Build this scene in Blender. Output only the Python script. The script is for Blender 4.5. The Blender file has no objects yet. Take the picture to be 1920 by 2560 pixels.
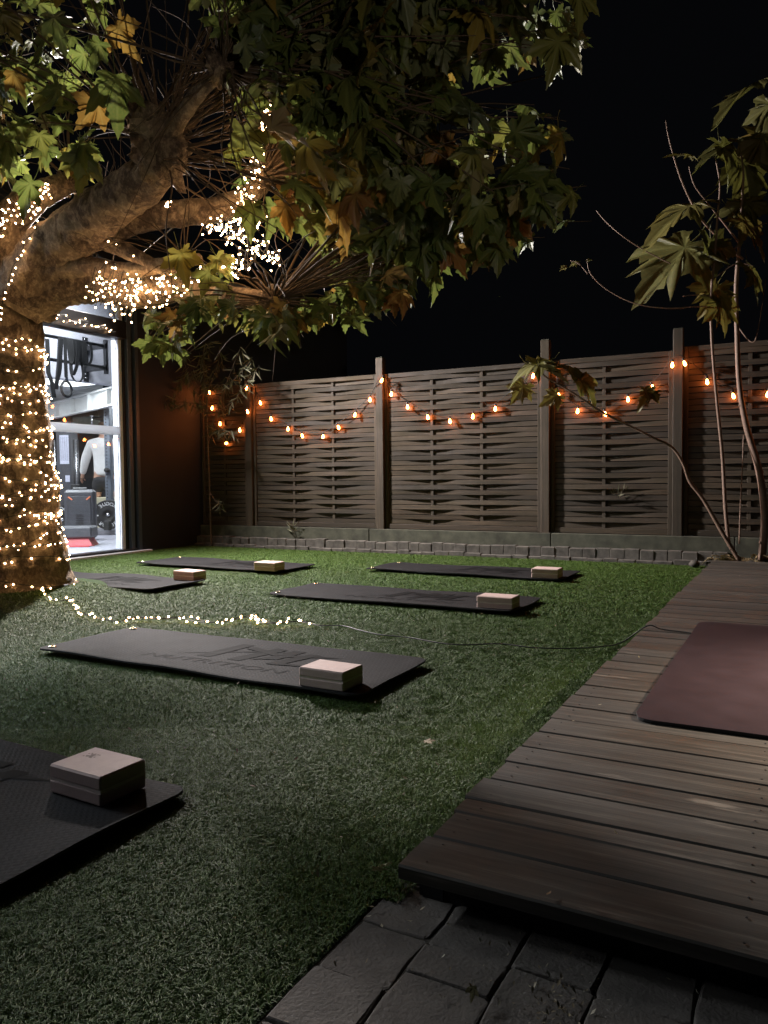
import bpy, math, random
import numpy as np
from mathutils import Vector, Matrix, noise

SC = bpy.context.scene
COL = SC.collection
random.seed(7)
RNG = np.random.default_rng(7)

# ------------------------------------------------------------------ camera
F = 1923.0
H = 0.85
YAW, PITCH, ROLL = math.radians(28.5), math.radians(2.5), 0.010
CAM = Vector((0.6998, -1.3326, H))
E1 = Vector((math.sin(YAW), math.cos(YAW), 0))
E2 = Vector((math.cos(YAW), -math.sin(YAW), 0))


def c2w(x, y, z):
    """camera-heading frame (x right, y ahead, z up) to yard axes"""
    return Vector((x * E2.x + y * E2.y, x * E1.x + y * E1.y, z))


_f = Vector((0, math.cos(PITCH), -math.sin(PITCH)))
_r = Vector((1, 0, 0))
_u = _r.cross(_f)
_r2 = _r * math.cos(ROLL) - _u * math.sin(ROLL)
_u2 = _r * math.sin(ROLL) + _u * math.cos(ROLL)
FW, RT, UP = c2w(*_f), c2w(*_r2), c2w(*_u2)
AH = c2w(0, 1, 0)
cd = bpy.data.cameras.new('camera')
cd.sensor_fit = 'VERTICAL'
cd.sensor_height = 36.0
cd.lens = F / 2560 * 36.0
cd.clip_start = 0.05
cd.clip_end = 400
cam = bpy.data.objects.new('camera', cd)
COL.objects.link(cam)
m3 = Matrix((RT, UP, -FW)).transposed()
cam.matrix_world = Matrix.Translation(CAM) @ m3.to_4x4()
SC.camera = cam

# ------------------------------------------------------------------ world, exposure
W = bpy.data.worlds.new('World')
SC.world = W
W.use_nodes = True
bg = W.node_tree.nodes['Background']
sky = W.node_tree.nodes.new('ShaderNodeTexSky')
sky.sky_type = 'NISHITA'
sky.sun_disc = False
sky.sun_elevation = math.radians(-4)
sky.sun_rotation = math.radians(200)
mixc = W.node_tree.nodes.new('ShaderNodeMix')
mixc.data_type = 'RGBA'
mixc.inputs[0].default_value = 0.85
mixc.inputs[7].default_value = (0.55, 0.6, 0.75, 1)
W.node_tree.links.new(sky.outputs[0], mixc.inputs[6])
W.node_tree.links.new(mixc.outputs[2], bg.inputs[0])
bg.inputs[1].default_value = 0.0024
SC.view_settings.view_transform = 'Standard'
SC.view_settings.look = 'None'
SC.view_settings.exposure = 0.38
SC.view_settings.gamma = 1.0
SC.view_settings.use_curve_mapping = False
SC.render.engine = 'CYCLES'
SC.cycles.use_denoising = True
SC.cycles.max_bounces = 7
SC.cycles.transparent_max_bounces = 12
SC.cycles.sample_clamp_indirect = 3.0
SC.cycles.caustics_reflective = False
SC.cycles.caustics_refractive = False

# light levels
GYM_W, DECK_W, FILL_W, FACADE_W = 76.0, 1400.0, 215.0, 2750.0
FAIRY_E, FESTOON_E = 36.0, 74.0


# ------------------------------------------------------------------ helpers
def ray(x, y):
    return RT * ((x - 960) / F) - UP * ((y - 1280) / F) + FW


def PX(x, y, depth):
    """point seen at photo pixel (x, y), depth metres ahead"""
    d = ray(x, y)
    return CAM + d * (depth / d.dot(AH))


def DP(x, y, depth):
    return PX(x * 1.1573, y * 1.1573, depth)


def onX(x, y, X):
    d = ray(x, y)
    return CAM + d * ((X - CAM.x) / d.x)


def onY(x, y, Y):
    d = ray(x, y)
    return CAM + d * ((Y - CAM.y) / d.y)


def onZ(x, y, Z):
    d = ray(x, y)
    return CAM + d * ((Z - CAM.z) / d.z)


def proj(p):
    v = Vector(p) - CAM
    w = v.dot(FW)
    if w < 0.05:
        return None
    return 960 + F * v.dot(RT) / w, 1280 - F * v.dot(UP) / w, w


def tag(o, label=None, cat=None, group=None, kind=None):
    if label: o['label'] = label
    if cat: o['category'] = cat
    if group: o['group'] = group
    if kind: o['kind'] = kind
    return o


def empty(name, loc=(0, 0, 0), label=None, cat=None, group=None, rz=0):
    o = bpy.data.objects.new(name, None)
    o.location = loc
    o.rotation_euler = (0, 0, rz)
    o.empty_display_size = 0.1
    COL.objects.link(o)
    return tag(o, label, cat, group)


def wloc(o):
    v = Vector((0, 0, 0))
    while o is not None:
        v += Vector(o.location)
        o = o.parent
    return v


def link(name, me, parent=None, loc=(0, 0, 0), rot=None):
    o = bpy.data.objects.new(name, me)
    o.parent = parent
    o.location = loc
    if rot is not None:
        o.rotation_euler = rot
    COL.objects.link(o)
    return o


class MB:
    def __init__(s):
        s.v, s.f, s.sm = [], [], []

    def add(s, vs, fs, smooth=False):
        n = len(s.v)
        s.v += [tuple(p) for p in vs]
        s.f += [tuple(i + n for i in f) for f in fs]
        s.sm += [smooth] * len(fs)
        return s

    def box(s, x0, x1, y0, y1, z0, z1, M=None, bev=0.0):
        if bev:
            b = bev
            vs, fs = [], []
            # chamfered box: 24 vertices
            for sx in (0, 1):
                for sy in (0, 1):
                    for sz in (0, 1):
                        X, Y, Z = (x0, x1)[sx], (y0, y1)[sy], (z0, z1)[sz]
                        dx, dy, dz = (b, -b)[sx], (b, -b)[sy], (b, -b)[sz]
                        vs += [(X, Y + dy, Z + dz), (X + dx, Y, Z + dz), (X + dx, Y + dy, Z)]
            I = lambda a, b_, c, k: (a * 4 + b_ * 2 + c) * 3 + k
            fs += [(I(0,0,0,0), I(0,0,1,0), I(0,1,1,0), I(0,1,0,0)), (I(1,0,0,0), I(1,1,0,0), I(1,1,1,0), I(1,0,1,0)),
                   (I(0,0,0,1), I(1,0,0,1), I(1,0,1,1), I(0,0,1,1)), (I(0,1,0,1), I(0,1,1,1), I(1,1,1,1), I(1,1,0,1)),
                   (I(0,0,0,2), I(0,1,0,2), I(1,1,0,2), I(1,0,0,2)), (I(0,0,1,2), I(1,0,1,2), I(1,1,1,2), I(0,1,1,2))]
            for a in (0, 1):
                for c in (0, 1):
                    fs.append((I(a,0,c,0), I(a,0,c,1), I(a,0,c,2)))
                    fs.append((I(a,1,c,0), I(a,1,c,1), I(a,1,c,2)))
            for a in (0, 1):
                for c in (0, 1):
                    fs.append((I(a,0,c,0), I(a,1,c,0), I(a,1,c,2), I(a,0,c,2)))     # along y
                    fs.append((I(0,a,c,1), I(1,a,c,1), I(1,a,c,2), I(0,a,c,2)))     # along x
                    fs.append((I(a,c,0,0), I(a,c,1,0), I(a,c,1,1), I(a,c,0,1)))     # along z
        else:
            vs = [(x, y, z) for x in (x0, x1) for y in (y0, y1) for z in (z0, z1)]
            fs = [(0,1,3,2), (4,6,7,5), (0,4,5,1), (2,3,7,6), (0,2,6,4), (1,5,7,3)]
        if M is not None:
            vs = [M @ Vector(p) for p in vs]
        return s.add(vs, fs)

    def tube(s, pts, rad, n=8, cap=True, smooth=True, squash=None):
        pts = [Vector(p) for p in pts]
        if not hasattr(rad, '__len__'):
            rad = [rad] * len(pts)
        t0 = (pts[1] - pts[0]).normalized()
        a = Vector((0, 0, 1)) if abs(t0.z) < 0.9 else Vector((1, 0, 0))
        nx = t0.cross(a).normalized()
        vs = []
        for i, p in enumerate(pts):
            t = (pts[min(i + 1, len(pts) - 1)] - pts[max(i - 1, 0)])
            t = t.normalized() if t.length > 1e-9 else t0
            nx = (nx - t * nx.dot(t))
            nx = nx.normalized() if nx.length > 1e-6 else t.orthogonal().normalized()
            ny = t.cross(nx)
            for k in range(n):
                an = 2 * math.pi * k / n
                vs.append(p + (nx * math.cos(an) + ny * math.sin(an)) * rad[i])
        fs = []
        for i in range(len(pts) - 1):
            for k in range(n):
                k2 = (k + 1) % n
                fs.append((i * n + k, i * n + k2, (i + 1) * n + k2, (i + 1) * n + k))
        if cap:
            fs.append(tuple(range(n))[::-1])
            fs.append(tuple((len(pts) - 1) * n + k for k in range(n)))
        return s.add(vs, fs, smooth)

    def lathe(s, prof, c=(0, 0, 0), n=16, M=None, smooth=True):
        vs = []
        for r, z in prof:
            for k in range(n):
                an = 2 * math.pi * k / n
                vs.append(Vector((r * math.cos(an), r * math.sin(an), z)))
        if M is not None:
            vs = [M @ v for v in vs]
        vs = [v + Vector(c) for v in vs]
        fs = []
        for i in range(len(prof) - 1):
            for k in range(n):
                k2 = (k + 1) % n
                fs.append((i * n + k, i * n + k2, (i + 1) * n + k2, (i + 1) * n + k))
        fs.append(tuple(range(n))[::-1])
        fs.append(tuple((len(prof) - 1) * n + k for k in range(n)))
        return s.add(vs, fs, smooth)

    def mesh(s, name, mat, off=None):
        me = bpy.data.meshes.new(name)
        vs = s.v if off is None else [(a - off[0], b - off[1], c - off[2]) for a, b, c in s.v]
        me.from_pydata(vs, [], s.f)
        me.polygons.foreach_set('use_smooth', s.sm)
        me.materials.append(mat)
        me.update()
        return me

    def build(s, name, mat, parent=None, smooth_fix=False):
        off = wloc(parent) if parent is not None else None
        me = s.mesh(name, mat, off)
        if smooth_fix:
            import bmesh
            bm = bmesh.new(); bm.from_mesh(me)
            bmesh.ops.recalc_face_normals(bm, faces=bm.faces)
            bm.to_mesh(me); bm.free()
        return link(name, me, parent)


# ------------------------------------------------------------------ materials
def newmat(name):
    m = bpy.data.materials.new(name)
    m.use_nodes = True
    nt = m.node_tree
    return m, nt, nt.nodes['Principled BSDF']


def nd(nt, t, **kw):
    n = nt.nodes.new(t)
    for k, v in kw.items():
        setattr(n, k, v)
    return n


def coords(nt, scale=(1, 1, 1), obj=True):
    tc = nd(nt, 'ShaderNodeTexCoord')
    mp = nd(nt, 'ShaderNodeMapping')
    mp.inputs['Scale'].default_value = scale
    nt.links.new(tc.outputs['Object' if obj else 'Generated'], mp.inputs[0])
    return mp.outputs[0]


def noise_t(nt, vec, scale, detail=4, rough=0.55):
    n = nd(nt, 'ShaderNodeTexNoise')
    n.inputs['Scale'].default_value = scale
    n.inputs['Detail'].default_value = detail
    n.inputs['Roughness'].default_value = rough
    if vec is not None:
        nt.links.new(vec, n.inputs['Vector'])
    return n.outputs['Fac']


def ramp(nt, fac, stops):
    r = nd(nt, 'ShaderNodeValToRGB')
    el = r.color_ramp.elements
    while len(el) < len(stops):
        el.new(0.5)
    for e, (p, c) in zip(el, stops):
        e.position = p
        e.color = (*c, 1) if len(c) == 3 else c
    nt.links.new(fac, r.inputs[0])
    return r.outputs[0]


def mix(nt, fac, a, b, mode='MIX'):
    n = nd(nt, 'ShaderNodeMix', data_type='RGBA', blend_type=mode)
    for s_, v in ((0, fac), (6, a), (7, b)):
        if isinstance(v, (int, float)):
            n.inputs[s_].default_value = v
        elif isinstance(v, tuple):
            n.inputs[s_].default_value = (*v, 1)
        else:
            nt.links.new(v, n.inputs[s_])
    return n.outputs[2]


def bump(nt, b, h, strength=0.3, dist=0.01):
    n = nd(nt, 'ShaderNodeBump')
    n.inputs['Strength'].default_value = strength
    n.inputs['Distance'].default_value = dist
    nt.links.new(h, n.inputs['Height'])
    nt.links.new(n.outputs[0], b.inputs['Normal'])
    return n


def simple(name, col, rough=0.6, metal=0.0, var=0.15, vs=12, bmp=0.0):
    m, nt, b = newmat(name)
    v = coords(nt)
    n = noise_t(nt, v, vs)
    c = ramp(nt, n, [(0.3, tuple(x * (1 - var) for x in col)), (0.7, tuple(min(1, x * (1 + var)) for x in col))])
    nt.links.new(c, b.inputs['Base Color'])
    b.inputs['Roughness'].default_value = rough
    b.inputs['Metallic'].default_value = metal
    if bmp:
        bump(nt, b, noise_t(nt, v, vs * 8), bmp, 0.004)
    return m


def emis(name, col, strength, base=(0, 0, 0)):
    m, nt, b = newmat(name)
    b.inputs['Base Color'].default_value = (*base, 1)
    b.inputs['Emission Color'].default_value = (*col, 1)
    b.inputs['Emission Strength'].default_value = strength
    return m


def wood(name, axis, cols, rough=(0.45, 0.8), grain=60, bmp=0.35, rnd_amt=0.5, speck=0.0, spec=0.5):
    """weathered boards; grain runs along axis 0/1/2"""
    m, nt, b = newmat(name)
    oi = nd(nt, 'ShaderNodeObjectInfo')
    tc = nd(nt, 'ShaderNodeTexCoord')
    add = nd(nt, 'ShaderNodeVectorMath', operation='ADD')
    mul = nd(nt, 'ShaderNodeVectorMath', operation='SCALE')
    cmb = nd(nt, 'ShaderNodeCombineXYZ')
    nt.links.new(oi.outputs['Random'], cmb.inputs[0]); nt.links.new(oi.outputs['Random'], cmb.inputs[1])
    nt.links.new(cmb.outputs[0], mul.inputs[0]); mul.inputs['Scale'].default_value = 37.0
    nt.links.new(tc.outputs['Object'], add.inputs[0]); nt.links.new(mul.outputs[0], add.inputs[1])
    mp = nd(nt, 'ShaderNodeMapping')
    sc_ = [1, 1, 1]; sc_[axis] = 0.05
    mp.inputs['Scale'].default_value = sc_
    nt.links.new(add.outputs[0], mp.inputs[0])
    g = noise_t(nt, mp.outputs[0], grain, 6, 0.65)
    blot = noise_t(nt, add.outputs[0], 2.3, 4, 0.6)
    c = ramp(nt, g, [(0.28, cols[0]), (0.55, cols[1]), (0.8, cols[2])])
    c = mix(nt, ramp(nt, blot, [(0.35, (0, 0, 0)), (0.7, (0.6, 0.6, 0.6))]), c, cols[3])
    dark = nd(nt, 'ShaderNodeMath', operation='MULTIPLY_ADD')
    nt.links.new(oi.outputs['Random'], dark.inputs[0]); dark.inputs[1].default_value = rnd_amt; dark.inputs[2].default_value = 1 - rnd_amt / 2
    hs = nd(nt, 'ShaderNodeHueSaturation')
    nt.links.new(dark.outputs[0], hs.inputs['Value']); nt.links.new(c, hs.inputs['Color'])
    out = hs.outputs[0]
    if speck:
        mp2 = nd(nt, 'ShaderNodeMapping'); s2 = [1, 1, 1]; s2[axis] = 0.16; mp2.inputs['Scale'].default_value = s2
        nt.links.new(add.outputs[0], mp2.inputs[0])
        w = noise_t(nt, mp2.outputs[0], 14, 5, 0.7)
        out = mix(nt, ramp(nt, w, [(0.62, (0, 0, 0)), (0.72, (speck,) * 3)]), out, cols[2])
    nt.links.new(out, b.inputs['Base Color'])
    r = nd(nt, 'ShaderNodeMapRange')
    nt.links.new(blot, r.inputs[0]); r.inputs[1].default_value = 0.3; r.inputs[2].default_value = 0.7
    r.inputs[3].default_value = rough[0]; r.inputs[4].default_value = rough[1]
    nt.links.new(r.outputs[0], b.inputs['Roughness'])
    b.inputs['Specular IOR Level'].default_value = spec
    bump(nt, b, g, bmp, 0.003)
    return m


M_fence = wood('weathered_slat', 0, [(0.016, 0.0105, 0.006), (0.048, 0.031, 0.0175), (0.098, 0.064, 0.038), (0.031, 0.026, 0.0125)], (0.6, 0.9), 45, 0.5, 0.8)
M_fpost = wood('weathered_post', 2, [(0.022, 0.015, 0.009), (0.052, 0.035, 0.0215), (0.098, 0.068, 0.043), (0.034, 0.030, 0.018)], (0.6, 0.9), 40, 0.4, 0.3)
M_deck = wood('deck_board', 0, [(0.022, 0.020, 0.0165), (0.058, 0.052, 0.043), (0.18, 0.162, 0.135), (0.034, 0.031, 0.026)], (0.40, 0.72), 55, 0.6, 0.42, 1.0, 0.5)


def mat_bark():
    m, nt, b = newmat('plane_bark')
    v = coords(nt, (1, 1, 0.75))
    nz = nd(nt, 'ShaderNodeTexNoise'); nz.inputs['Scale'].default_value = 3.0; nt.links.new(v, nz.inputs['Vector'])
    wv = nd(nt, 'ShaderNodeVectorMath', operation='MULTIPLY_ADD')
    nt.links.new(nz.outputs['Color'], wv.inputs[0]); wv.inputs[1].default_value = (0.35,) * 3; nt.links.new(v, wv.inputs[2])
    vo = nd(nt, 'ShaderNodeTexVoronoi'); vo.inputs['Scale'].default_value = 9.0; nt.links.new(wv.outputs[0], vo.inputs['Vector'])
    sep = nd(nt, 'ShaderNodeSeparateColor'); nt.links.new(vo.outputs['Color'], sep.inputs[0])
    patch = ramp(nt, sep.outputs[0], [(0.0, (0.07, 0.045, 0.028)), (0.35, (0.14, 0.09, 0.055)), (0.6, (0.27, 0.185, 0.11)), (0.85, (0.38, 0.29, 0.18)), (1.0, (0.09, 0.07, 0.045))])
    fine = noise_t(nt, v, 26, 9, 0.75)
    c = mix(nt, 0.5, patch, ramp(nt, fine, [(0.40, (0.028, 0.018, 0.012)), (0.50, (0.15, 0.10, 0.065)), (0.60, (0.46, 0.35, 0.23))]))
    nt.links.new(c, b.inputs['Base Color'])
    b.inputs['Roughness'].default_value = 0.85
    h = nd(nt, 'ShaderNodeMath', operation='MULTIPLY_ADD')
    nt.links.new(sep.outputs[0], h.inputs[0]); h.inputs[1].default_value = 0.18; nt.links.new(fine, h.inputs[2])
    bump(nt, b, h.outputs[0], 1.0, 0.03)
    return m


M_bark = mat_bark()
M_twig = simple('twig_bark', (0.085, 0.060, 0.04), 0.9, vs=30)
M_twig.node_tree.nodes['Principled BSDF'].inputs['Specular IOR Level'].default_value = .1
M_stem = simple('young_stem_bark', (0.20, 0.13, 0.095), 0.6, vs=25, bmp=0.2)
M_bamboo = simple('willowy_stem', (0.10, 0.075, 0.05), 0.7, vs=30)


def leafmat(name, stops, attr=False, rough=0.45, trans=0.35, objcol=False):
    m, nt, b = newmat(name)
    if attr:
        a = nd(nt, 'ShaderNodeAttribute', attribute_name='rnd')
        fac = a.outputs['Fac']
    else:
        a = nd(nt, 'ShaderNodeObjectInfo')
        fac = a.outputs['Color' if objcol else 'Random']
    c = ramp(nt, fac, stops)
    v = coords(nt)
    n = noise_t(nt, v, 22, 4, 0.6)
    c2 = mix(nt, ramp(nt, n, [(0.42, (0, 0, 0)), (0.75, (0.65,) * 3)]), c, mix(nt, 0.5, c, (0.20, 0.13, 0.03)))
    # paler veins from the stored vein distance
    ve = nd(nt, 'ShaderNodeAttribute', attribute_name='vein')
    c3 = mix(nt, ramp(nt, ve.outputs['Fac'], [(0.0, (0, 0, 0)), (1.0, (0.5,) * 3)]), c2, mix(nt, 0.5, c2, (0.3, 0.32, 0.12)))
    geo = nd(nt, 'ShaderNodeNewGeometry')
    c4 = mix(nt, geo.outputs['Backfacing'], c3, mix(nt, 0.45, c3, (0.16, 0.17, 0.11)))
    nt.links.new(c4, b.inputs['Base Color'])
    b.inputs['Roughness'].default_value = rough
    b.inputs['Specular IOR Level'].default_value = 0.4
    bump(nt, b, n, 0.25, 0.006)
    tr = nd(nt, 'ShaderNodeBsdfTranslucent')
    nt.links.new(mix(nt, 0.2, c3, (0.2, 0.22, 0.02)), tr.inputs[0])
    ms = nd(nt, 'ShaderNodeMixShader')
    ms.inputs[0].default_value = trans
    nt.links.new(b.outputs[0], ms.inputs[1]); nt.links.new(tr.outputs[0], ms.inputs[2])
    nt.links.new(ms.outputs[0], nt.nodes['Material Output'].inputs[0])
    return m


PL = [(0.0, (0.026, 0.056, 0.014)), (0.35, (0.042, 0.080, 0.018)), (0.62, (0.068, 0.100, 0.02)), (0.80, (0.13, 0.125, 0.024)),
      (0.90, (0.24, 0.15, 0.02)), (0.965, (0.27, 0.10, 0.022)), (1.0, (0.20, 0.065, 0.025))]
M_leafo = leafmat('plane_leaf_single', PL, objcol=True)
M_leafa = leafmat('plane_leaf_mass', PL, True)
M_young = leafmat('broad_leaf', [(0.0, (0.055, 0.058, 0.015)), (0.5, (0.10, 0.088, 0.02)), (0.85, (0.16, 0.105, 0.025)), (1.0, (0.18, 0.085, 0.025))], rough=0.5, trans=0.3)
M_narrow = leafmat('narrow_leaf', [(0.0, (0.018, 0.020, 0.012)), (0.6, (0.032, 0.030, 0.018)), (1.0, (0.055, 0.042, 0.026))], rough=0.6, trans=0.04)
M_fallen = leafmat('fallen_leaf', [(0.0, (0.16, 0.10, 0.06)), (0.5, (0.30, 0.24, 0.15)), (1.0, (0.36, 0.34, 0.22))], rough=0.7, trans=0.1)


def mat_grass(name, attr):
    m, nt, b = newmat(name)
    v = coords(nt)
    big = noise_t(nt, v, 1.1, 3)
    if attr:
        a = nd(nt, 'ShaderNodeAttribute', attribute_name='rnd')
        c = ramp(nt, a.outputs['Fac'], [(0.0, (0.036, 0.070, 0.010)), (0.5, (0.066, 0.126, 0.020)), (0.88, (0.100, 0.176, 0.036)), (0.97, (0.17, 0.24, 0.09)), (1.0, (0.26, 0.28, 0.18))])
    else:
        c = ramp(nt, noise_t(nt, v, 160, 3), [(0.3, (0.010, 0.026, 0.006)), (0.7, (0.024, 0.058, 0.011))])
    c = mix(nt, ramp(nt, big, [(0.3, (0, 0, 0)), (0.75, (0.45,) * 3)]), c, mix(nt, 0.5, c, (0.05, 0.055, 0.022)))
    nt.links.new(c, b.inputs['Base Color'])
    b.inputs['Roughness'].default_value = 0.55 if attr else 0.9
    b.inputs['Specular IOR Level'].default_value = 0.16
    if not attr:
        bump(nt, b, noise_t(nt, v, 220, 3), 0.8, 0.01)
    return m


M_turfb = mat_grass('turf_backing', False)
M_turf = mat_grass('turf_fibre', True)


def mat_mat(name, c0, c1, weave=True, rough=0.78):
    m, nt, b = newmat(name)
    v = coords(nt)
    n = noise_t(nt, v, 7, 5, 0.6)
    c = ramp(nt, n, [(0.3, c0), (0.75, c1)])
    nt.links.new(c, b.inputs['Base Color'])
    b.inputs['Roughness'].default_value = rough
    b.inputs['Specular IOR Level'].default_value = 0.08
    if weave:
        mp = nd(nt, 'ShaderNodeMapping'); mp.inputs['Rotation'].default_value = (0, 0, math.radians(45))
        nt.links.new(v, mp.inputs[0])
        ch = nd(nt, 'ShaderNodeTexChecker'); ch.inputs['Scale'].default_value = 95; nt.links.new(mp.outputs[0], ch.inputs['Vector'])
        w1 = nd(nt, 'ShaderNodeTexWave', bands_direction='X'); w1.inputs['Scale'].default_value = 22; nt.links.new(mp.outputs[0], w1.inputs['Vector'])
        w2 = nd(nt, 'ShaderNodeTexWave', bands_direction='Y'); w2.inputs['Scale'].default_value = 22; nt.links.new(mp.outputs[0], w2.inputs['Vector'])
        h = mix(nt, ch.outputs['Fac'], w1.outputs['Color'], w2.outputs['Color'])
        hb = nd(nt, 'ShaderNodeRGBToBW'); nt.links.new(h, hb.inputs[0])
        bump(nt, b, hb.outputs[0], 0.45, 0.0015)
    else:
        bump(nt, b, noise_t(nt, v, 400, 2), 0.25, 0.001)
    return m


M_mat = mat_mat('black_mat_foam', (0.009, 0.009, 0.010), (0.017, 0.0165, 0.018))
M_print = simple('mat_print_black', (0.007, 0.007, 0.0075), 0.75)
M_print.node_tree.nodes['Principled BSDF'].inputs['Specular IOR Level'].default_value = .04
M_purple = mat_mat('dark_plum_mat', (0.026, 0.018, 0.021), (0.036, 0.026, 0.031), False, 0.5)
M_matunder = simple('mat_underside_black', (0.008, 0.008, 0.009), 0.8)
M_foam = simple('pinkish_beige_foam', (0.47, 0.345, 0.315), 0.75, var=0.06, vs=30, bmp=0.12)
M_foamline = simple('foam_seam_pale', (0.60, 0.50, 0.45), 0.7)
M_foamprint = simple('foam_faded_print', (0.27, 0.21, 0.19), 0.8)
M_brass = simple('brass_eyelet', (0.75, 0.62, 0.38), 0.25, 1.0, 0.05)
M_conc = simple('mossy_concrete', (0.060, 0.062, 0.044), 0.9, var=0.4, vs=9, bmp=0.5)
M_cobble = simple('grey_cobble', (0.085, 0.078, 0.068), 0.9, var=0.4, vs=14, bmp=0.6)
M_paver = simple("worn_paver", (0.098, 0.085, 0.074), 0.9, var=0.22, vs=16, bmp=0.7)
M_dirt = simple('dark_joint_soil', (0.032, 0.026, 0.018), 0.95, var=0.5, vs=40, bmp=0.8)
M_wallblk = simple('charcoal_wall_panel', (0.0085, 0.0135, 0.024), 0.6, var=0.12, vs=3, bmp=0.05)
M_frame = simple('anthracite_frame', (0.075, 0.092, 0.125), 0.35, 0.3, 0.05)
M_alu = simple('light_aluminium', (0.62, 0.64, 0.70), 0.5, 0.0, 0.05)
M_blackm = simple('black_steel', (0.016, 0.016, 0.018), 0.4, 0.2, 0.2)
M_rubber = simple('black_rubber', (0.015, 0.015, 0.016), 0.75)
M_greyw = simple('grey_interior_wall', (0.42, 0.42, 0.47), 0.8, var=0.04)
M_dkint = simple('dark_interior_wall', (0.06, 0.063, 0.07), 0.6, var=0.1, vs=3)
M_whint = simple('white_painted_steel', (0.66, 0.67, 0.66), 0.6, var=0.05)
M_gymfl = simple('grey_gym_floor', (0.24, 0.24, 0.28), 0.5, var=0.1, vs=20)
M_red = simple('red_plastic', (0.42, 0.045, 0.06), 0.5)
M_case = simple('dark_grey_hard_case', (0.045, 0.047, 0.055), 0.5, var=0.1, vs=40, bmp=0.15)
M_orange = simple('orange_tag', (0.75, 0.22, 0.10), 0.5)
M_white = simple('white_print', (0.75, 0.75, 0.75), 0.5)
M_ply = simple('pale_plywood', (0.46, 0.42, 0.29), 0.6, var=0.1)
M_paper = simple('printed_paper', (0.42, 0.43, 0.52), 0.7, var=0.15, vs=60)
M_chart = simple('chart_grey_print', (0.30, 0.31, 0.37), 0.7, var=.3, vs=90)
M_steel = simple('bright_steel', (0.7, 0.7, 0.72), 0.25, 1.0, 0.05)
M_skin = simple('skin', (0.52, 0.30, 0.21), 0.55, var=0.05)
M_shirt = simple('white_cotton', (0.72, 0.71, 0.70), 0.85, var=0.04, vs=14, bmp=0.2)
M_shorts = simple('black_fabric', (0.02, 0.021, 0.025), 0.8)
M_hair = simple('brown_hair', (0.10, 0.06, 0.035), 0.7, vs=60, bmp=0.5)
M_cable = simple('dark_cable', (0.014, 0.015, 0.012), 0.55)
M_socket = simple('black_lamp_socket', (0.018, 0.016, 0.015), 0.45)
M_fairy = emis('warm_led', (1.0, 0.60, 0.29), FAIRY_E)
M_fest = emis('amber_bulb_glow', (1.0, 0.23, 0.045), FESTOON_E)
M_ledp = emis('led_panel_diffuser', (0.93, 0.96, 1.0), 3.0, (0.8, 0.8, 0.8))


def mat_glass():
    m, nt, b = newmat('window_glass')
    nt.nodes.remove(b)
    tr = nd(nt, 'ShaderNodeBsdfTransparent'); tr.inputs[0].default_value = (0.95, 0.97, 0.97, 1)
    gl = nd(nt, 'ShaderNodeBsdfGlossy'); gl.inputs['Roughness'].default_value = 0.02
    fr = nd(nt, 'ShaderNodeFresnel'); fr.inputs[0].default_value = 1.45
    ms = nd(nt, 'ShaderNodeMixShader')
    nt.links.new(fr.outputs[0], ms.inputs[0]); nt.links.new(tr.outputs[0], ms.inputs[1]); nt.links.new(gl.outputs[0], ms.inputs[2])
    nt.links.new(ms.outputs[0], nt.nodes['Material Output'].inputs[0])
    return m


M_glass = mat_glass()


def mat_frost():
    m, nt, b = newmat('frosted_white_band')
    b.inputs['Base Color'].default_value = (.8, .8, .82, 1)
    tr = nd(nt, 'ShaderNodeBsdfTranslucent'); tr.inputs[0].default_value = (.95, .95, .97, 1)
    ms = nd(nt, 'ShaderNodeMixShader'); ms.inputs[0].default_value = .75
    nt.links.new(b.outputs[0], ms.inputs[1]); nt.links.new(tr.outputs[0], ms.inputs[2])
    nt.links.new(ms.outputs[0], nt.nodes['Material Output'].inputs[0])
    return m


M_frost = mat_frost()


# ------------------------------------------------------------------ text helper
def text_faces(s, size, align='CENTER'):
    cu = bpy.data.curves.new('t', 'FONT')
    cu.body = s
    cu.size = size
    cu.align_x = align
    cu.align_y = 'CENTER'
    cu.resolution_u = 2
    o = bpy.data.objects.new('t', cu)
    COL.objects.link(o)
    bpy.context.view_layer.update()
    me = o.to_mesh()
    vs = [v.co.copy() for v in me.vertices]
    fs = [tuple(p.vertices) for p in me.polygons]
    o.to_mesh_clear()
    bpy.data.objects.remove(o)
    bpy.data.curves.remove(cu)
    return vs, fs


# ================================================================== THE GROUND
HX = -6.28                     # garden face of the house wall
TREE = Vector((-4.62, 2.5, 0))


def gh(x, y):
    """turf height: a low swell round the trunk and a ruck in the turf"""
    d = math.hypot(x - TREE.x, y - TREE.y)
    h = 0.10 * math.exp(-((d / 0.62) ** 2))
    r = (x + 4.2) * 0.25 + (y - 1.95)
    h += 0.035 * math.exp(-(r / 0.10) ** 2) * max(0, min(1, (-3.4 - x) * 1.5))
    h += 0.006 * noise.noise(Vector((x * 1.4, y * 1.4, 0)))
    return h


gmb = MB()
gmb.box(-60, 60, -60, 60, -0.4, -0.06)
tag(gmb.build('ground', M_dirt), kind='structure')

# turf backing sheet
mb = MB()
nx, ny = 90, 120
X0, X1, Y0, Y1 = HX - 0.02, -0.045, -4.0, 6.42
vs = [(X0 + (X1 - X0) * i / nx, Y0 + (Y1 - Y0) * j / ny, gh(X0 + (X1 - X0) * i / nx, Y0 + (Y1 - Y0) * j / ny) - 0.004) for j in range(ny + 1) for i in range(nx + 1)]
fs = [(j * (nx + 1) + i, j * (nx + 1) + i + 1, (j + 1) * (nx + 1) + i + 1, (j + 1) * (nx + 1) + i) for j in range(ny) for i in range(nx)]
mb.add(vs, fs, True)
tag(mb.build('lawn', M_turfb), kind='structure')

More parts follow.
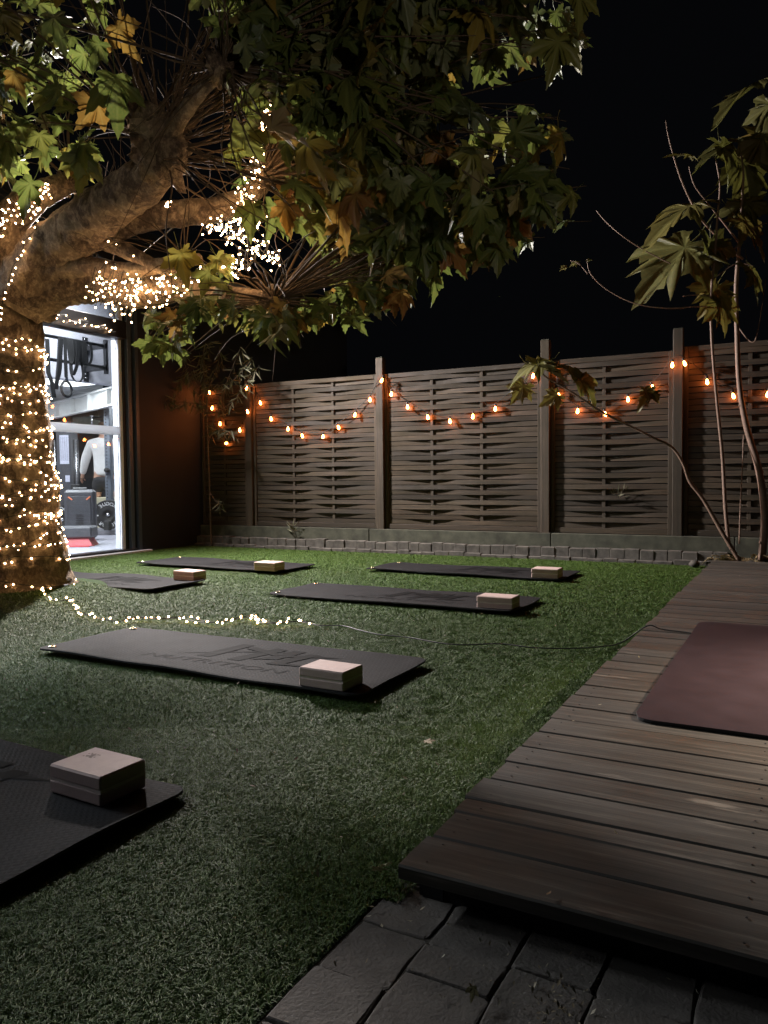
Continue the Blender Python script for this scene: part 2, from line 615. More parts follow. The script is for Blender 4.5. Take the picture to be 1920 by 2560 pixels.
# mats: (x0, x1, y0, y1) in yard axes
MATS = [(-2.56, -0.73, -0.41, 0.20), (-2.62, -0.77, 1.155, 1.79), (-5.19, -3.42, 4.24, 4.88), (-5.36, -3.56, 2.88, 3.48), (-2.70, -0.84, 3.14, 3.75), (-2.80, -0.98, 4.73, 5.36)]


def build_turf():
    pts = []
    def zone(d0, d1, dens):
        area = 0
        n = int(dens * 7.0 * 11.0)
        x = RNG.uniform(X0 + 0.02, X1 + 0.045, n); y = RNG.uniform(-2.2, 6.42, n)
        y = np.where(True, y, y)
        dx, dy = x - CAM.x, y - CAM.y
        dep = dx * AH.x + dy * AH.y
        lat = dx * math.cos(YAW) + dy * math.sin(YAW)
        k = (dep > d0) & (dep <= d1) & (np.abs(lat) < dep * 0.56 + 0.35)
        k &= ~((y < 0) & (x > -0.05))
        k &= (x < 0.0)
        k &= ((x - TREE.x) ** 2 + (y - TREE.y) ** 2 > 0.33 ** 2)
        for a, b_, c, d in MATS:
            k &= ~((x > a + 0.03) & (x < b_ - 0.03) & (y > c + 0.03) & (y < d - 0.03))
        return np.stack([x[k], y[k]], 1)
    allv, allf, allr = [], [], []
    off = 0
    for d0, d1, dens, w, h, seg in ((0.6, 2.6, 90000, 0.0015, 0.0115, 2), (2.6, 4.6, 42000, 0.0024, 0.012, 1), (4.6, 12, 17000, 0.0040, 0.014, 1)):
        P = zone(d0, d1, dens)
        n = len(P)
        z = np.array([gh(a, b_) for a, b_ in P]) - 0.004
        th = RNG.uniform(0, 2 * np.pi, n)
        lean = RNG.uniform(0.3, 1.6, n)
        hh = h * RNG.uniform(0.55, 1.25, n)
        # clumps lean together
        clump = np.array([noise.noise(Vector((a * 14, b_ * 14, 0))) for a, b_ in P])
        th = th * 0.85 + clump * 2.5
        ux, uy = np.cos(th), np.sin(th)
        wx, wy = -uy * w / 2, ux * w / 2
        rr = np.clip(RNG.uniform(0, 1, n) * 0.90 + clump * 0.12 + (RNG.uniform(0, 1, n) > 0.994) * 0.5, 0, 1)
        b = np.stack([P[:, 0], P[:, 1], z], 1)
        L = b + np.stack([wx, wy, 0 * wx], 1); R = b - np.stack([wx, wy, 0 * wx], 1)
        mid = b + np.stack([ux * hh * lean * 0.35, uy * hh * lean * 0.35, hh * 0.62], 1)
        tip = b + np.stack([ux * hh * lean, uy * hh * lean, hh * (1.05 - 0.42 * lean)], 1)
        if seg == 2:
            ws = np.stack([wx, wy, 0 * wx], 1) * 0.85
            v = np.stack([L, R, mid - ws, mid + ws, tip], 1).reshape(-1, 3)
            i = np.arange(n) * 5 + off
            f = np.concatenate([np.stack([i, i + 1, i + 2], 1), np.stack([i, i + 2, i + 3], 1), np.stack([i + 3, i + 2, i + 4], 1)])
            r = np.repeat(rr, 5)
            off += n * 5
        else:
            v = np.stack([L, R, tip], 1).reshape(-1, 3)
            i = np.arange(n) * 3 + off
            f = np.stack([i, i + 1, i + 2], 1)
            r = np.repeat(rr, 3)
            off += n * 3
        allv.append(v); allf.append(f); allr.append(r)
    v = np.concatenate(allv); f = np.concatenate(allf); r = np.concatenate(allr)
    me = bpy.data.meshes.new('grass')
    me.vertices.add(len(v)); me.vertices.foreach_set('co', v.ravel().astype(np.float32))
    me.loops.add(len(f) * 3); me.loops.foreach_set('vertex_index', f.ravel().astype(np.int32))
    me.polygons.add(len(f)); me.polygons.foreach_set('loop_start', (np.arange(len(f)) * 3).astype(np.int32))
    at = me.attributes.new('rnd', 'FLOAT', 'POINT'); at.data.foreach_set('value', r.astype(np.float32))
    me.materials.append(M_turf)
    me.update(calc_edges=True)
    o = link('grass', me)
    tag(o, 'short green artificial grass covering the yard', kind='stuff')
    print('grass tris', len(f))


build_turf()

# paving stones in front of the deck
pv = empty('paving', (0, 0, 0))
tag(pv, kind='structure')
mb = MB(); mb.box(-0.05, 4.0, -4.0, 0.5, -0.055, -0.007)
mb.build('joint_bed', M_dirt, pv)
random.seed(11)


def paver_mesh(x0, x1, y0, y1, zt):
    cx, cy = (x0 + x1) / 2, (y0 + y1) / 2
    ring = []
    c = 0.006
    base = [(x0 + c, y0), (cx, y0), (x1 - c, y0), (x1, y0 + c), (x1, cy), (x1, y1 - c), (x1 - c, y1), (cx, y1), (x0 + c, y1), (x0, y1 - c), (x0, cy), (x0, y0 + c)]
    base = [(a + random.uniform(-1, 1) * 0.0035, b_ + random.uniform(-1, 1) * 0.0035) for a, b_ in base]
    rings = []
    for inset, z in ((0, -0.05), (0, zt - 0.005), (0.0015, zt - 0.0015), (0.004, zt)):
        rings.append([(a + (cx - a) * inset / 0.07, b_ + (cy - b_) * inset / 0.07, z + random.uniform(-1, 1) * 0.0008) for a, b_ in base])
    n = len(base)
    vs = sum(rings, [])
    fs = [(r * n + k, r * n + (k + 1) % n, (r + 1) * n + (k + 1) % n, (r + 1) * n + k) for r in range(3) for k in range(n)]
    fs.append(tuple(3 * n + k for k in range(n)))
    m = MB(); m.add(vs, fs)
    return m


cols = [-0.041, 0.104, 0.264, 0.41, 0.56] + [0.56 + 0.152 * k for k in range(1, 9)]
starts = {0: [0.07, -0.078, -0.237, -0.389], 1: [0.06, -0.092, -0.180, -0.332], 2: [0.07, -0.088, -0.25], 3: [0.07, -0.095, -0.247]}
for ci in range(len(cols) - 1):
    ys = list(starts.get(ci, [0.07 + random.uniform(-0.05, 0.05)]))
    while ys[-1] > -1.6:
        ys.append(ys[-1] - random.choice([0.148, 0.152, 0.155, 0.15]))
    ys = [ys[0] + 0.15] + ys
    for a, b_ in zip(ys[:-1], ys[1:]):
        paver_mesh(cols[ci] + 0.0012, cols[ci + 1] - 0.0012, b_ + 0.0012, a - 0.0012, random.uniform(-0.005, 0.002)).build('paver', M_paver, pv)

# ================================================================== DECK
dk = empty('deck', (0, 0, 0))
tag(dk, 'raised deck of weathered brown boards along the right side of the lawn', kind='structure')
DZ = 0.085
lines = [-0.012, 0.137, 0.270, 0.350, 0.487, 0.622, 0.752, 0.895, 1.041, 1.186, 1.330, 1.473]
while lines[-1] < 6.05:
    lines.append(lines[-1] + random.choice([0.139, 0.141, 0.143]))
for i, (a, b_) in enumerate(zip(lines[:-1], lines[1:])):
    z = DZ + random.uniform(-0.0015, 0.0015)
    x0 = 0.005 + random.uniform(-0.008, 0.008)
    mb = MB()
    # board as a chamfered strip with a little waviness
    N = 14
    g = random.choice([0.0012, 0.002, 0.0034])
    for s_ in range(1):
        secs = []
        for k in range(N + 1):
            x = x0 + (4.2 - x0) * (k / N) ** 1.5
            wob = 0.0016 * noise.noise(Vector((x * 1.5, i * 3.7, 0)))
            ya, yb = a + g + wob, b_ - g + wob
            zz = z + 0.0012 * noise.noise(Vector((x * 0.9, i * 5.1, 4)))
            secs.append([(x, ya, zz - 0.028), (x, ya, zz - 0.004), (x, ya + 0.004, zz), (x, (ya + yb) / 2, zz + 0.0012), (x, yb - 0.004, zz), (x, yb, zz - 0.004), (x, yb, zz - 0.028)])
        vs = sum(secs, []); n = 7
        fs = [(k * n + j, k * n + (j + 1) % n, (k + 1) * n + (j + 1) % n, (k + 1) * n + j) for k in range(N) for j in range(n)]
        fs = [f[::-1] for f in fs]
        fs.append(tuple(range(n))); fs.append(tuple(N * n + j for j in range(n))[::-1])
        mb.add(vs, fs)
    mb.build('plank', M_deck, dk)
mb = MB()
mb.box(0.03, 0.075, 0.05, 6.1, -0.05, DZ - 0.032)
for x in (0.6, 1.2, 1.8, 2.4, 3.0, 3.6):
    mb.box(x, x + 0.045, 0.05, 6.1, -0.05, DZ - 0.032)
mb.box(0.02, 4.2, 0.055, 0.075, -0.05, DZ - 0.034)
mb.build('joist', M_matunder, dk)

mb = MB()
for a, b_ in zip(lines[:-1], lines[1:]):
    for x in (.052, .622, 1.222, 1.822):
        for yy in (a + .035, b_ - .035):
            if b_ - a < .1 and yy > a + .04: continue
            c = (x + random.uniform(-.006, .006), yy + random.uniform(-.004, .004), DZ + .0012)
            mb.lathe([(.0030, 0), (.0028, .0008), (.0010, .0004)], c, 8)
tag(mb.build('screw_heads', M_blackm, dk), kind='stuff')

# planting bed behind the deck
mb = MB()
N = 24
vs, fs = [], []
for j in range(8):
    for i in range(N):
        x, y = 0.0 + i * 0.18, 6.12 + j * 0.07
        vs.append((x, y, 0.02 + 0.02 * noise.noise(Vector((x * 6, y * 6, 1)))))
fs = [(j * N + i, j * N + i + 1, (j + 1) * N + i + 1, (j + 1) * N + i) for j in range(7) for i in range(N - 1)]
mb.add(vs, fs)
tag(mb.build('soil_bed', M_dirt), kind='structure')


# ================================================================== FENCE
def fy(x):
    return 6.51 + 0.026 * (x + 5.48)


FANG = math.atan(0.026)
POST_X = {'A': -5.479, 'B': -3.604, 'C': -1.663, 'D': -0.362, 'E': 1.56}
post_labels = {'A': 'weathered wooden fence post nearest the dark house wall, half behind the narrow-leaved shrub',
               'B': 'weathered wooden fence post between the two widest middle panels, bulb hung near its top',
               'C': 'wooden fence post rising behind the drooping broad leaves of the young tree',
               'D': 'wooden fence post with two amber bulbs glowing side by side near its top',
               'E': 'wooden fence post at the right end beyond the young tree stems'}
tops = {'A': 2.17, 'B': 2.24, 'C': 2.27, 'D': 2.26, 'E': 2.25}
PZ0, PZ1 = 0.265, 2.06
for k, x in POST_X.items():
    y = fy(x)
    top = tops[k]
    mb = MB()
    w = 0.046
    M = Matrix.Translation((x, y - 0.01, 0)) @ Matrix.Rotation(FANG + random.uniform(-.01, .01), 4, 'Z')
    mb.box(-w, w, -w, w, -0.02, top, M, 0.006)
    t = empty('fence_post', (x, y, 0), post_labels[k], 'fence post', 'wooden posts of the woven fence')
    mb.build('post', M_fpost, t)
    cp = MB(); cp.box(-w + .004, w - .004, -w + .004, w - .004, top, top + 0.008, M, 0.003)
    cp.build('cap', M_conc, t)


def slat_mesh(L, ups, sign, hs, seed):
    """one woven slat bending in front of and behind the uprights"""
    keys = [(0.0, 0.0)] + [(u, sign * (1 if i % 2 == 0 else -1)) for i, u in enumerate(ups)] + [(L, 0.0)]
    N = 18
    vs = []
    th = 0.0035
    for k in range(N + 1):
        x = L * k / N
        for (xa, a), (xb, b_) in zip(keys[:-1], keys[1:]):
            if xa <= x <= xb + 1e-6:
                t = (x - xa) / (xb - xa)
                s_ = 0.5 - 0.5 * math.cos(math.pi * t)
                off = a + (b_ - a) * s_
                break
        y = -off * 0.0135
        dz = 0.0022 * noise.noise(Vector((x * 2.5, seed * 9.1, 0)))
        tw = 0.003 * noise.noise(Vector((x * 1.5, seed * 5.3, 3)))
        vs += [(x, y - th + tw, dz - hs), (x, y - th - tw, dz + hs), (x, y + th - tw, dz + hs), (x, y + th + tw, dz - hs)]
    fs = [(k * 4 + j, k * 4 + (j + 1) % 4, (k + 1) * 4 + (j + 1) % 4, (k + 1) * 4 + j) for k in range(N) for j in range(4)]
    fs = [f[::-1] for f in fs]
    fs += [(0, 1, 2, 3), (N * 4 + 3, N * 4 + 2, N * 4 + 1, N * 4)]
    m = MB(); m.add(vs, fs)
    return m.mesh('slat', M_fence)


M_fenceup = M_fpost


def panel(xa, xb, ups, label, z1=PZ1):
    """woven panel between x = xa and xb"""
    ya = fy(xa)
    L = (xb - xa) / math.cos(FANG)
    t = empty('woven_fence', (xa, ya, 0), label, 'fence', 'woven wooden fence panels', FANG)
    fw = 0.042
    def child(name, m, mat):
        return link(name, m.mesh(name, mat), t)
    m = MB(); m.box(0.002, fw, -0.02, 0.02, PZ0, z1, None, 0.003); child('side_rail', m, M_fpost)
    m = MB(); m.box(L - fw, L - 0.002, -0.02, 0.02, PZ0, z1, None, 0.003); child('side_rail', m, M_fpost)
    m = MB(); m.box(fw + .001, L - fw - .001, -0.018, 0.018, z1 - 0.05, z1, None, 0.003); child('top_rail', m, M_fence)
    m = MB(); m.box(fw + .001, L - fw - .001, -0.018, 0.018, PZ0, PZ0 + 0.055, None, 0.003); child('bottom_rail', m, M_fence)
    ux = [fw + (L - 2 * fw) * u for u in ups]
    for u in ux:
        m = MB(); m.box(u - 0.017, u + 0.017, -0.0075, 0.0075, PZ0 + 0.056, z1 - 0.051, None, 0.002)
        child('upright', m, M_fpost)
    n = 30
    z0_, z1_ = PZ0 + 0.085, z1 - 0.075
    hs = (z1_ - z0_) / (n - 1) / 2 * 0.885
    inner = L - 2 * fw
    meshes = {(s_, q): slat_mesh(inner, [u - fw for u in ux], s_, hs, q) for s_ in (1, -1) for q in range(4)}
    for i in range(n):
        z = z0_ + (z1_ - z0_) * i / (n - 1)
        s_ = 1 if i % 2 else -1
        o = link('slat', meshes[(s_, random.randrange(4))], t, (fw, 0.0, z + random.uniform(-.0012, .0012)), (random.uniform(-.07, .07), random.uniform(-.0015, .0015), 0))
    return t


pw = 0.048
panel(HX + 0.01, POST_X['A'] - pw, [0.5], 'narrow woven fence panel in the corner against the dark house wall')
panel(POST_X['A'] + pw, POST_X['B'] - pw, [0.33, 0.665], 'woven fence panel with the first full swag of amber bulbs, right of the shrub')
panel(POST_X['B'] + pw, POST_X['C'] - pw, [0.31, 0.645], 'woven fence panel in the middle of the photo, left of the post behind broad leaves', 2.055)
panel(POST_X['C'] + pw, POST_X['D'] - pw, [0.45], 'shorter woven fence panel with one upright, crossed by the leaning bare branch')
panel(POST_X['D'] + pw, POST_X['E'] - pw, [0.31, 0.65], 'woven fence panel at the right edge behind the young tree stems', 2.09)
panel(POST_X['E'] + pw, POST_X['E'] + 1.7, [0.5], 'woven fence panel beyond the last post at the far right')

# concrete boards below the panels
for a, b_, lab in ((HX + 0.01, -3.75, 'mossy concrete board under the fence at the house corner'),
                   (-3.742, -1.60, 'mossy concrete board under the middle fence panel'),
                   (-1.592, 0.15, 'concrete board under the fence left of the young tree'), (0.158, 3.2, 'concrete board under the fence behind the young tree stems')):
    mb = MB()
    M = Matrix.Translation((a, fy(a), 0)) @ Matrix.Rotation(FANG, 4, 'Z')
    mb.box(0, b_ - a, -0.075, -0.046 + 0.02, 0.0, 0.262, M, 0.005)
    tag(mb.build('concrete_board', M_conc), lab, 'concrete board', 'concrete boards at the foot of the fence')

# cobble edging: upright row with a low row in front
ed = empty('cobble_edging', (0, 0, 0))
tag(ed, 'two rows of small grey cobbles edging the lawn at the fence foot', kind='structure')
random.seed(5)
for row, (dy0, dy1, z1, wmin, wmax) in enumerate(((-0.165, -0.08, 0.125, 0.125, 0.15), (-0.225, -0.168, 0.036, 0.13, 0.19))):
    x = HX + 0.02
    while x < -0.02:
        w = random.uniform(wmin, wmax)
        y = fy(x)
        mb = MB()
        M = Matrix.Translation((x + w / 2, y, 0)) @ Matrix.Rotation(FANG + random.uniform(-.03, .03), 4, 'Z') @ Matrix.Rotation(random.uniform(-.04, .04), 4, 'X')
        mb.box(-w / 2 + .0015, w / 2 - .0015, dy0 + random.uniform(-.006, .006), dy1, -0.03, z1 + random.uniform(-.008, .006), M, 0.005)
        mb.build('cobble', M_cobble, ed)
        x += w

# ================================================================== HOUSE (dark building with the gym behind glass)
gA = onX(310, 1100, HX).y        # right end of the glazing
GY1 = onX(303, 1100, HX).y
GY0 = -3.2
WALLY = onX(352, 1300, HX).y
ZT = 2.50
hb = empty('gym_building', (HX, 5, 0), 'dark charcoal gym building with wide glass doors on the left side', 'building')
mb = MB()
mb.box(HX - 0.16, HX, WALLY, 6.50, -0.02, 3.7)
mb.box(HX - 0.16, HX + 0.0, GY0 - 3, WALLY - .002, 3.32, 3.7)
mb.build('wall', M_wallblk, hb)
for z in (1.16,):
    mb = MB(); mb.box(HX + 0.0005, HX + 0.0025, WALLY + .01, 6.42, z, z + 0.004)
    mb.build('panel_joint', M_blackm, hb)
mb = MB(); mb.box(HX - 6.6, HX + 0.02, GY0 - 3.1, 10.6, 3.702, 3.85); mb.build('roof', M_wallblk, hb)
# frame
mb = MB()
mb.box(HX - 0.14, HX + 0.02, WALLY - 0.05, WALLY - .002, 0.0, 3.318)
mb.build('door_frame', M_frame, hb)
mb = MB()
mb.box(HX - 0.10, HX + 0.012, WALLY - 0.16, WALLY - 0.10, 0.0, 3.318, None, 0.004)
mb.build('door_frame', M_frame, hb)
mb = MB()
mb.box(HX - 0.12, HX - 0.03, WALLY - 0.098, WALLY - 0.052, 0.0, 3.316)
mb.box(HX - 0.12, HX - 0.03, WALLY - 0.205, WALLY - 0.162, 0.0, 3.316)
mb.build('frame_recess', M_blackm, hb)
mb = MB()
mb.box(HX - 0.158, HX - 0.035, WALLY - 0.248, WALLY - 0.207, 0.045, ZT - .002, None, 0.004)
mb.box(HX - 0.10, HX - 0.005, WALLY - 0.262, WALLY - 0.207, ZT + 0.202, 3.316, None, 0.004)
mb.build('door_stile', M_alu, hb)
mb = MB()
mb.box(HX - 0.10, HX + 0.06, GY0, WALLY - 0.207, ZT, ZT + 0.2, None, 0.005)
mb.build('lintel', M_blackm, hb)
mb = MB()
mb.box(HX - 0.16, HX + 0.015, GY0, WALLY - .052, -0.01, 0.045, None, 0.004)
mb.build('threshold', M_blackm, hb)
mb = MB()
mb.box(HX + 0.017, HX + 0.085, GY0, WALLY + 0.10, -0.01, 0.022, None, 0.003)
mb.build('sill_strip', M_alu, hb)
GE = WALLY - 0.264
for y0, y1 in ((GY0, -1.4), (-1.35, 0.75), (0.8, 2.9), (2.95, GE)):
    mb = MB(); mb.box(HX - 0.062, HX - 0.052, y0, y1, 0.047, ZT - .002); mb.build('glass_pane', M_glass, hb)
    mb = MB(); mb.box(HX - 0.062, HX - 0.052, y0, y1, ZT + .202, 3.316); mb.build('transom_pane', M_glass, hb)
for y in (-1.398, 0.752, 2.902):
    mb = MB(); mb.box(HX - 0.10, HX - 0.01, y, y + 0.046, 0.047, 3.316); mb.build('mullion', M_frame, hb)
zb = onX(230, 1073, HX - .05).z
mb = MB(); mb.box(HX - 0.085, HX - 0.03 + 0.003, 2.95, GE, zb - 0.048, zb + 0.048, None, 0.004)
mb.build('frosted_band', M_frost, hb)

# interior shell
RX0, RY0, RY1 = HX - 6.4, GY0 - 2.5, 10.4
shell = empty('gym_room', (HX - 3, 3, 0))
tag(shell, kind='structure')
mb = MB(); mb.box(RX0, HX - 0.165, RY0, RY1, -0.04, 0.04); mb.build('floor', M_gymfl, shell)
mb = MB(); mb.box(RX0 - 0.1, RX0, RY0, RY1, 0.0, 3.6); mb.build('back_wall', M_dkint, shell)
mb = MB(); mb.box(RX0, HX - 0.165, RY1, RY1 + 0.1, 0.0, 3.6); mb.build('end_wall', M_dkint, shell)
mb = MB(); mb.box(RX0, HX - 0.165, RY0 - .1, RY0, 0.0, 3.6); mb.build('side_wall', M_greyw, shell)
mb = MB(); mb.box(HX - 0.30, HX - 0.165, 6.56, RY1, 0.0, 3.6); mb.build('front_wall', M_dkint, shell)
mb = MB(); mb.box(RX0, HX - 0.165, RY0, RY1, 3.55, 3.65); mb.build('ceiling', M_greyw, shell)
# grey bulkhead the pull-up rig hangs on, parallel to the glass
BX = HX - 1.25
zbk = onX(240, 957, BX).z
mb = MB(); mb.box(BX - 0.15, BX, 1.0, 9.5, zbk, 3.548); mb.build('bulkhead', M_greyw, shell)
# white steel beam and ribbed low ceiling at the rear
qa, qb = PX(100 + 100 / 3.404, 750 + 960 / 3.404, 13.4), PX(100 + 700 / 3.404, 750 + 800 / 3.404, 10.9)
dirb = (qb - qa); dirb.z = 0; Lb = dirb.length; dirb.normalize()
Mbm = Matrix.Translation((qa.x, qa.y, 0)) @ Matrix.Rotation(math.atan2(dirb.y, dirb.x), 4, 'Z')
zb0, zb1 = 1.93, 2.20
mb = MB()
mb.box(-1.5, Lb + 1.0, 0, .02, zb0, zb1, Mbm); mb.box(-1.5, Lb + 1.0, -.07, -.001, zb0, zb0 + .02, Mbm); mb.box(-1.5, Lb + 1.0, -.07, -.001, zb1 - .02, zb1, Mbm)
for q in range(7):
    mb.box(-1.2 + q * .8, -1.18 + q * .8, -.066, -.002, zb0 + .022, zb1 - .022, Mbm)
mb.build('ceiling_beam', M_whint, shell)
mb = MB(); mb.box(RX0 + .02, BX - .2, 4.5, 10.3, 2.38, 2.42); mb.build('low_ceiling', M_whint, shell)
for k in range(14):
    mb = MB(); y = 4.9 + k * 0.36
    mb.box(RX0 + .03, BX - .22, y, y + 0.05, 2.30, 2.378); mb.build('ceiling_rib', M_whint, shell)

# LED panels on the gym ceiling (the light that spills into the yard)
for i, (x, y) in enumerate(((HX - 0.62, 4.7), (HX - 0.62, 2.6), (HX - 0.62, 0.4), (HX - 0.62, -1.8), (HX - 2.2, 5.9), (HX - 3.3, 3.4), (HX - 4.6, 6.0), (HX - 2.2, 8.4))):
    lz = 3.5 if i < 4 or i == 5 else 2.25
    t = empty('ceiling_lamp', (x, y, lz), 'white led panel lamp under the gym ceiling number %d from the fence' % (i + 1), 'lamp', 'led panel lamps in the gym')
    t['label'] = ('white led panel above the second strip of gym glass from the corner,front row white led panel behind the plane tree trunk,front row white led panel left of the trunk,front row white led panel farthest from the fence,low white led panel between the bulkhead and the beam,white led panel at the back of the gym near the middle,low white led panel in the back row near the beam,low white led panel nearest the end wall').split(',')[i]
    mb = MB(); mb.box(x - .32, x + .32, y - .62, y + .62, lz, lz + 0.04); mb.build('housing', M_whint, t)
    mb = MB(); mb.box(x - .3, x + .3, y - .6, y + .6, lz - 0.006, lz - 0.001); mb.build('diffuser', M_ledp, t)
    ld = bpy.data.lights.new('led', 'AREA'); ld.shape = 'RECTANGLE'; ld.size = 0.56; ld.size_y = 1.16
    ld.energy = GYM_W * (1.2, 5.0, 5.5, 1.5, 1.0, 1.0, 1.0, 1.0)[i]; ld.color = (0.90, 0.94, 1.0)
    lo = bpy.data.objects.new('led_light', ld); lo.parent = t; lo.location = (0, 0, -0.02)
    COL.objects.link(lo)

# ------------------------------------------------------------------ things inside the gym
def IN(u, v, d):
    """pixel in my close-up of the doorway (3.404x) to a point"""
    return PX(100 + u / 3.404, 750 + v / 3.404, d)


# pull-up rig on the bulkhead
ya, yb = onX(100, 830, BX + 0.3).y, IN(545, 385, 9.8).y
RXX = BX + 0.34
ye = onX(100 + 545 / 3.404, 860, RXX).y
z_hi = onX(100 + 545 / 3.404, 750 + 392 / 3.404, RXX).z
z_lo = onX(100 + 545 / 3.404, 750 + 575 / 3.404, RXX).z
t = empty('pull_up_rig', (BX, ye, z_lo), 'black wall mounted pull-up rig with two long rails inside the gym', 'pull-up rig')
for z in (z_hi, z_lo):
    mb = MB(); mb.tube([(RXX, 2.0, z), (RXX, ye, z)], 0.021, 10); mb.build('rail', M_blackm, t)
for y in (ye, 3.2):
    mb = MB()
    mb.box(BX, BX + 0.012, y - 0.05, y + 0.03, z_lo - 0.16, z_hi + 0.14)
    mb.box(BX + 0.012, RXX + .025, y - 0.012, y + 0.03, z_hi - 0.03, z_hi + 0.03)
    mb.box(BX + 0.012, RXX + .025, y - 0.012, y + 0.03, z_lo - 0.03, z_lo + 0.03)
    mb.box(RXX - .02, RXX + .025, y + .002, y + 0.042, z_lo - .08, z_hi + .08)
    mb.build('bracket', M_blackm, t)
    for z in (z_lo - .11, z_lo - .06, z_hi + .06, z_hi + .11, z_lo + .15, z_lo + .25, z_lo + .35):
        mb = MB(); mb.tube([(BX + .012, y - .03, z), (BX + .024, y - .03, z)], 0.009, 8); mb.build('bolt', M_steel, t)

# straps / bands hanging over the rails
random.seed(3)
def strapline(pts, w, name, mat, parent):
    mb = MB()
    pts = [Vector(p) for p in pts]
    vs = []
    side = Vector((0, 1, 0))
    for p in pts:
        vs += [p - side * w / 2, p + side * w / 2, p + side * w / 2 + Vector((.004, 0, 0)), p - side * w / 2 + Vector((.004, 0, 0))]
    fs = []
    for k in range(len(pts) - 1):
        for j in range(4):
            fs.append((k * 4 + j, k * 4 + (j + 1) % 4, (k + 1) * 4 + (j + 1) % 4, (k + 1) * 4 + j))
    fs += [(0, 1, 2, 3), tuple(4 * (len(pts) - 1) + j for j in (3, 2, 1, 0))]
    mb.add(vs, fs)
    return mb.build(name, mat, parent)


def onrig(u, v, dx=0.0):
    return onX(100 + u / 3.404, 750 + v / 3.404, RXX + dx)


rp = onrig(225, 330)
t = empty('gymnastic_ring', onrig(225, 760, .04), 'black gymnastic ring hanging on a wide webbing strap from the rig', 'gym ring')
c = onrig(225, 757, .05)
mb = MB()
R_ = abs(onrig(225, 690).z - onrig(225, 828).z) / 2 * 0.94
ptsr = [c + Vector((-.25 * R_ * math.cos(a), R_ * math.cos(a), R_ * math.sin(a))) for a in np.linspace(0, 2 * math.pi, 29)]
mb.tube(ptsr, 0.0155, 10, cap=False); mb.build('ring', M_rubber, t)
strapline([onrig(212, 320, .05), onrig(214, 450, .05), onrig(222, 660, .05)], 0.05, 'strap', M_rubber, t)
mb = MB(); q = onrig(222, 672, .05); mb.box(q.x - .012, q.x + .012, q.y - .022, q.y + .022, q.z - .035, q.z + .02); mb.build('buckle', M_steel, t)
strapline([onrig(185, 700, .055), onrig(205, 720, .055), onrig(235, 720, .055), onrig(262, 700, .055)], 0.02, 'loop', M_rubber, t)

bands = [
    ('long black resistance band doubled over the rig, falling behind the ring', [(170, 320), (165, 420), (160, 520), (150, 640), (135, 760), (142, 700), (165, 600), (172, 480), (180, 330)], .035),
    ('black band looping low to the right of the hanging ring', [(262, 330), (268, 440), (262, 560), (275, 640), (300, 600), (315, 540), (322, 440), (318, 345)], .03),
    ('wide black band hanging in the middle of the bundle on the rig', [(290, 335), (300, 440), (318, 520), (345, 500), (350, 420), (345, 345)], .045),
    ('black band with the deepest loop in the bundle on the rig', [(335, 345), (340, 470), (360, 590), (362, 660), (330, 700), (290, 680), (268, 640)], .018),
    ('short black band loop hanging rightmost on the rig', [(375, 350), (372, 440), (385, 525), (415, 545), (435, 510), (440, 440), (425, 370)], .022),
    ('thick black band gathered at the left of the bundle', [(240, 330), (255, 420), (270, 520), (300, 540), (312, 470), (300, 340)], .05),
    ('flat black band hanging just left of the short rightmost loop', [(350, 350), (355, 430), (350, 520), (372, 530), (382, 450), (372, 355)], .04),
]
for lab, pl, w in bands:
    t = empty('resistance_band', onrig(*pl[0]), lab, 'resistance band', 'straps and bands hung on the rig')
    P = [onrig(a, b_, .03 + .012 * k) for k, (a, b_) in enumerate(pl)]
    # smooth
    Q = []
    for i in range(len(P) - 1):
        p0, p1, p2, p3 = P[max(i - 1, 0)], P[i], P[i + 1], P[min(i + 2, len(P) - 1)]
        for s_ in range(5):
            tt = s_ / 5
            Q.append(0.5 * ((2 * p1) + (p2 - p0) * tt + (2 * p0 - 5 * p1 + 4 * p2 - p3) * tt ** 2 + (3 * p1 - p0 - 3 * p2 + p3) * tt ** 3))
    Q.append(P[-1])
    strapline(Q, w * 1.7, 'band', M_rubber, t)
t = empty('second_strap', onrig(85, 640), 'black strap with hard clip hanging beside the trunk edge inside the gym', 'strap')
t.name = 'hanging_strap'
strapline([onrig(60, 330, .05), onrig(70, 620, .05), onrig(100, 700, .05), onrig(120, 830, .05)], 0.06, 'webbing', M_rubber, t)

# power rack upright
rk0, rk1 = IN(590, 1700, 11.9), IN(575, 705, 11.9)
t = empty('power_rack', (rk0.x, rk0.y, 0.04), 'grey steel power rack upright with rows of holes beside the person', 'power rack')
mb = MB()
rx, ry = (rk0.x + rk1.x) / 2, (rk0.y + rk1.y) / 2
Mr = Matrix.Translation((rx, ry, 0)) @ Matrix.Rotation(math.radians(28), 4, 'Z')
mb.box(-.045, .045, -.06, .06, 0.04, rk1.z, Mr, 0.006); mb.build('upright', simple('blue_grey_steel', (0.12, 0.14, 0.17), 0.45, 0.3), t)
for k in range(46):
    z = 0.25 + k * 0.05
    if z > rk1.z - .05: break
    mb = MB(); mb.tube([Mr @ Vector((-.015, -.0605, z)), Mr @ Vector((-.015, -.063, z))], 0.011, 8); mb.build('hole', M_blackm, t)
mb = MB(); mb.tube([Mr @ Vector((0, 0, rk1.z - .05)), Mr @ Vector((.9, .2, rk1.z - .05))], 0.03, 10); mb.build('crossbar', M_blackm, t)
mb = MB(); mb.tube([Mr @ Vector((0, -.061, 1.02)), Mr @ Vector((0, -.13, 1.02))], 0.035, 12); mb.build('pin', M_rubber, t)

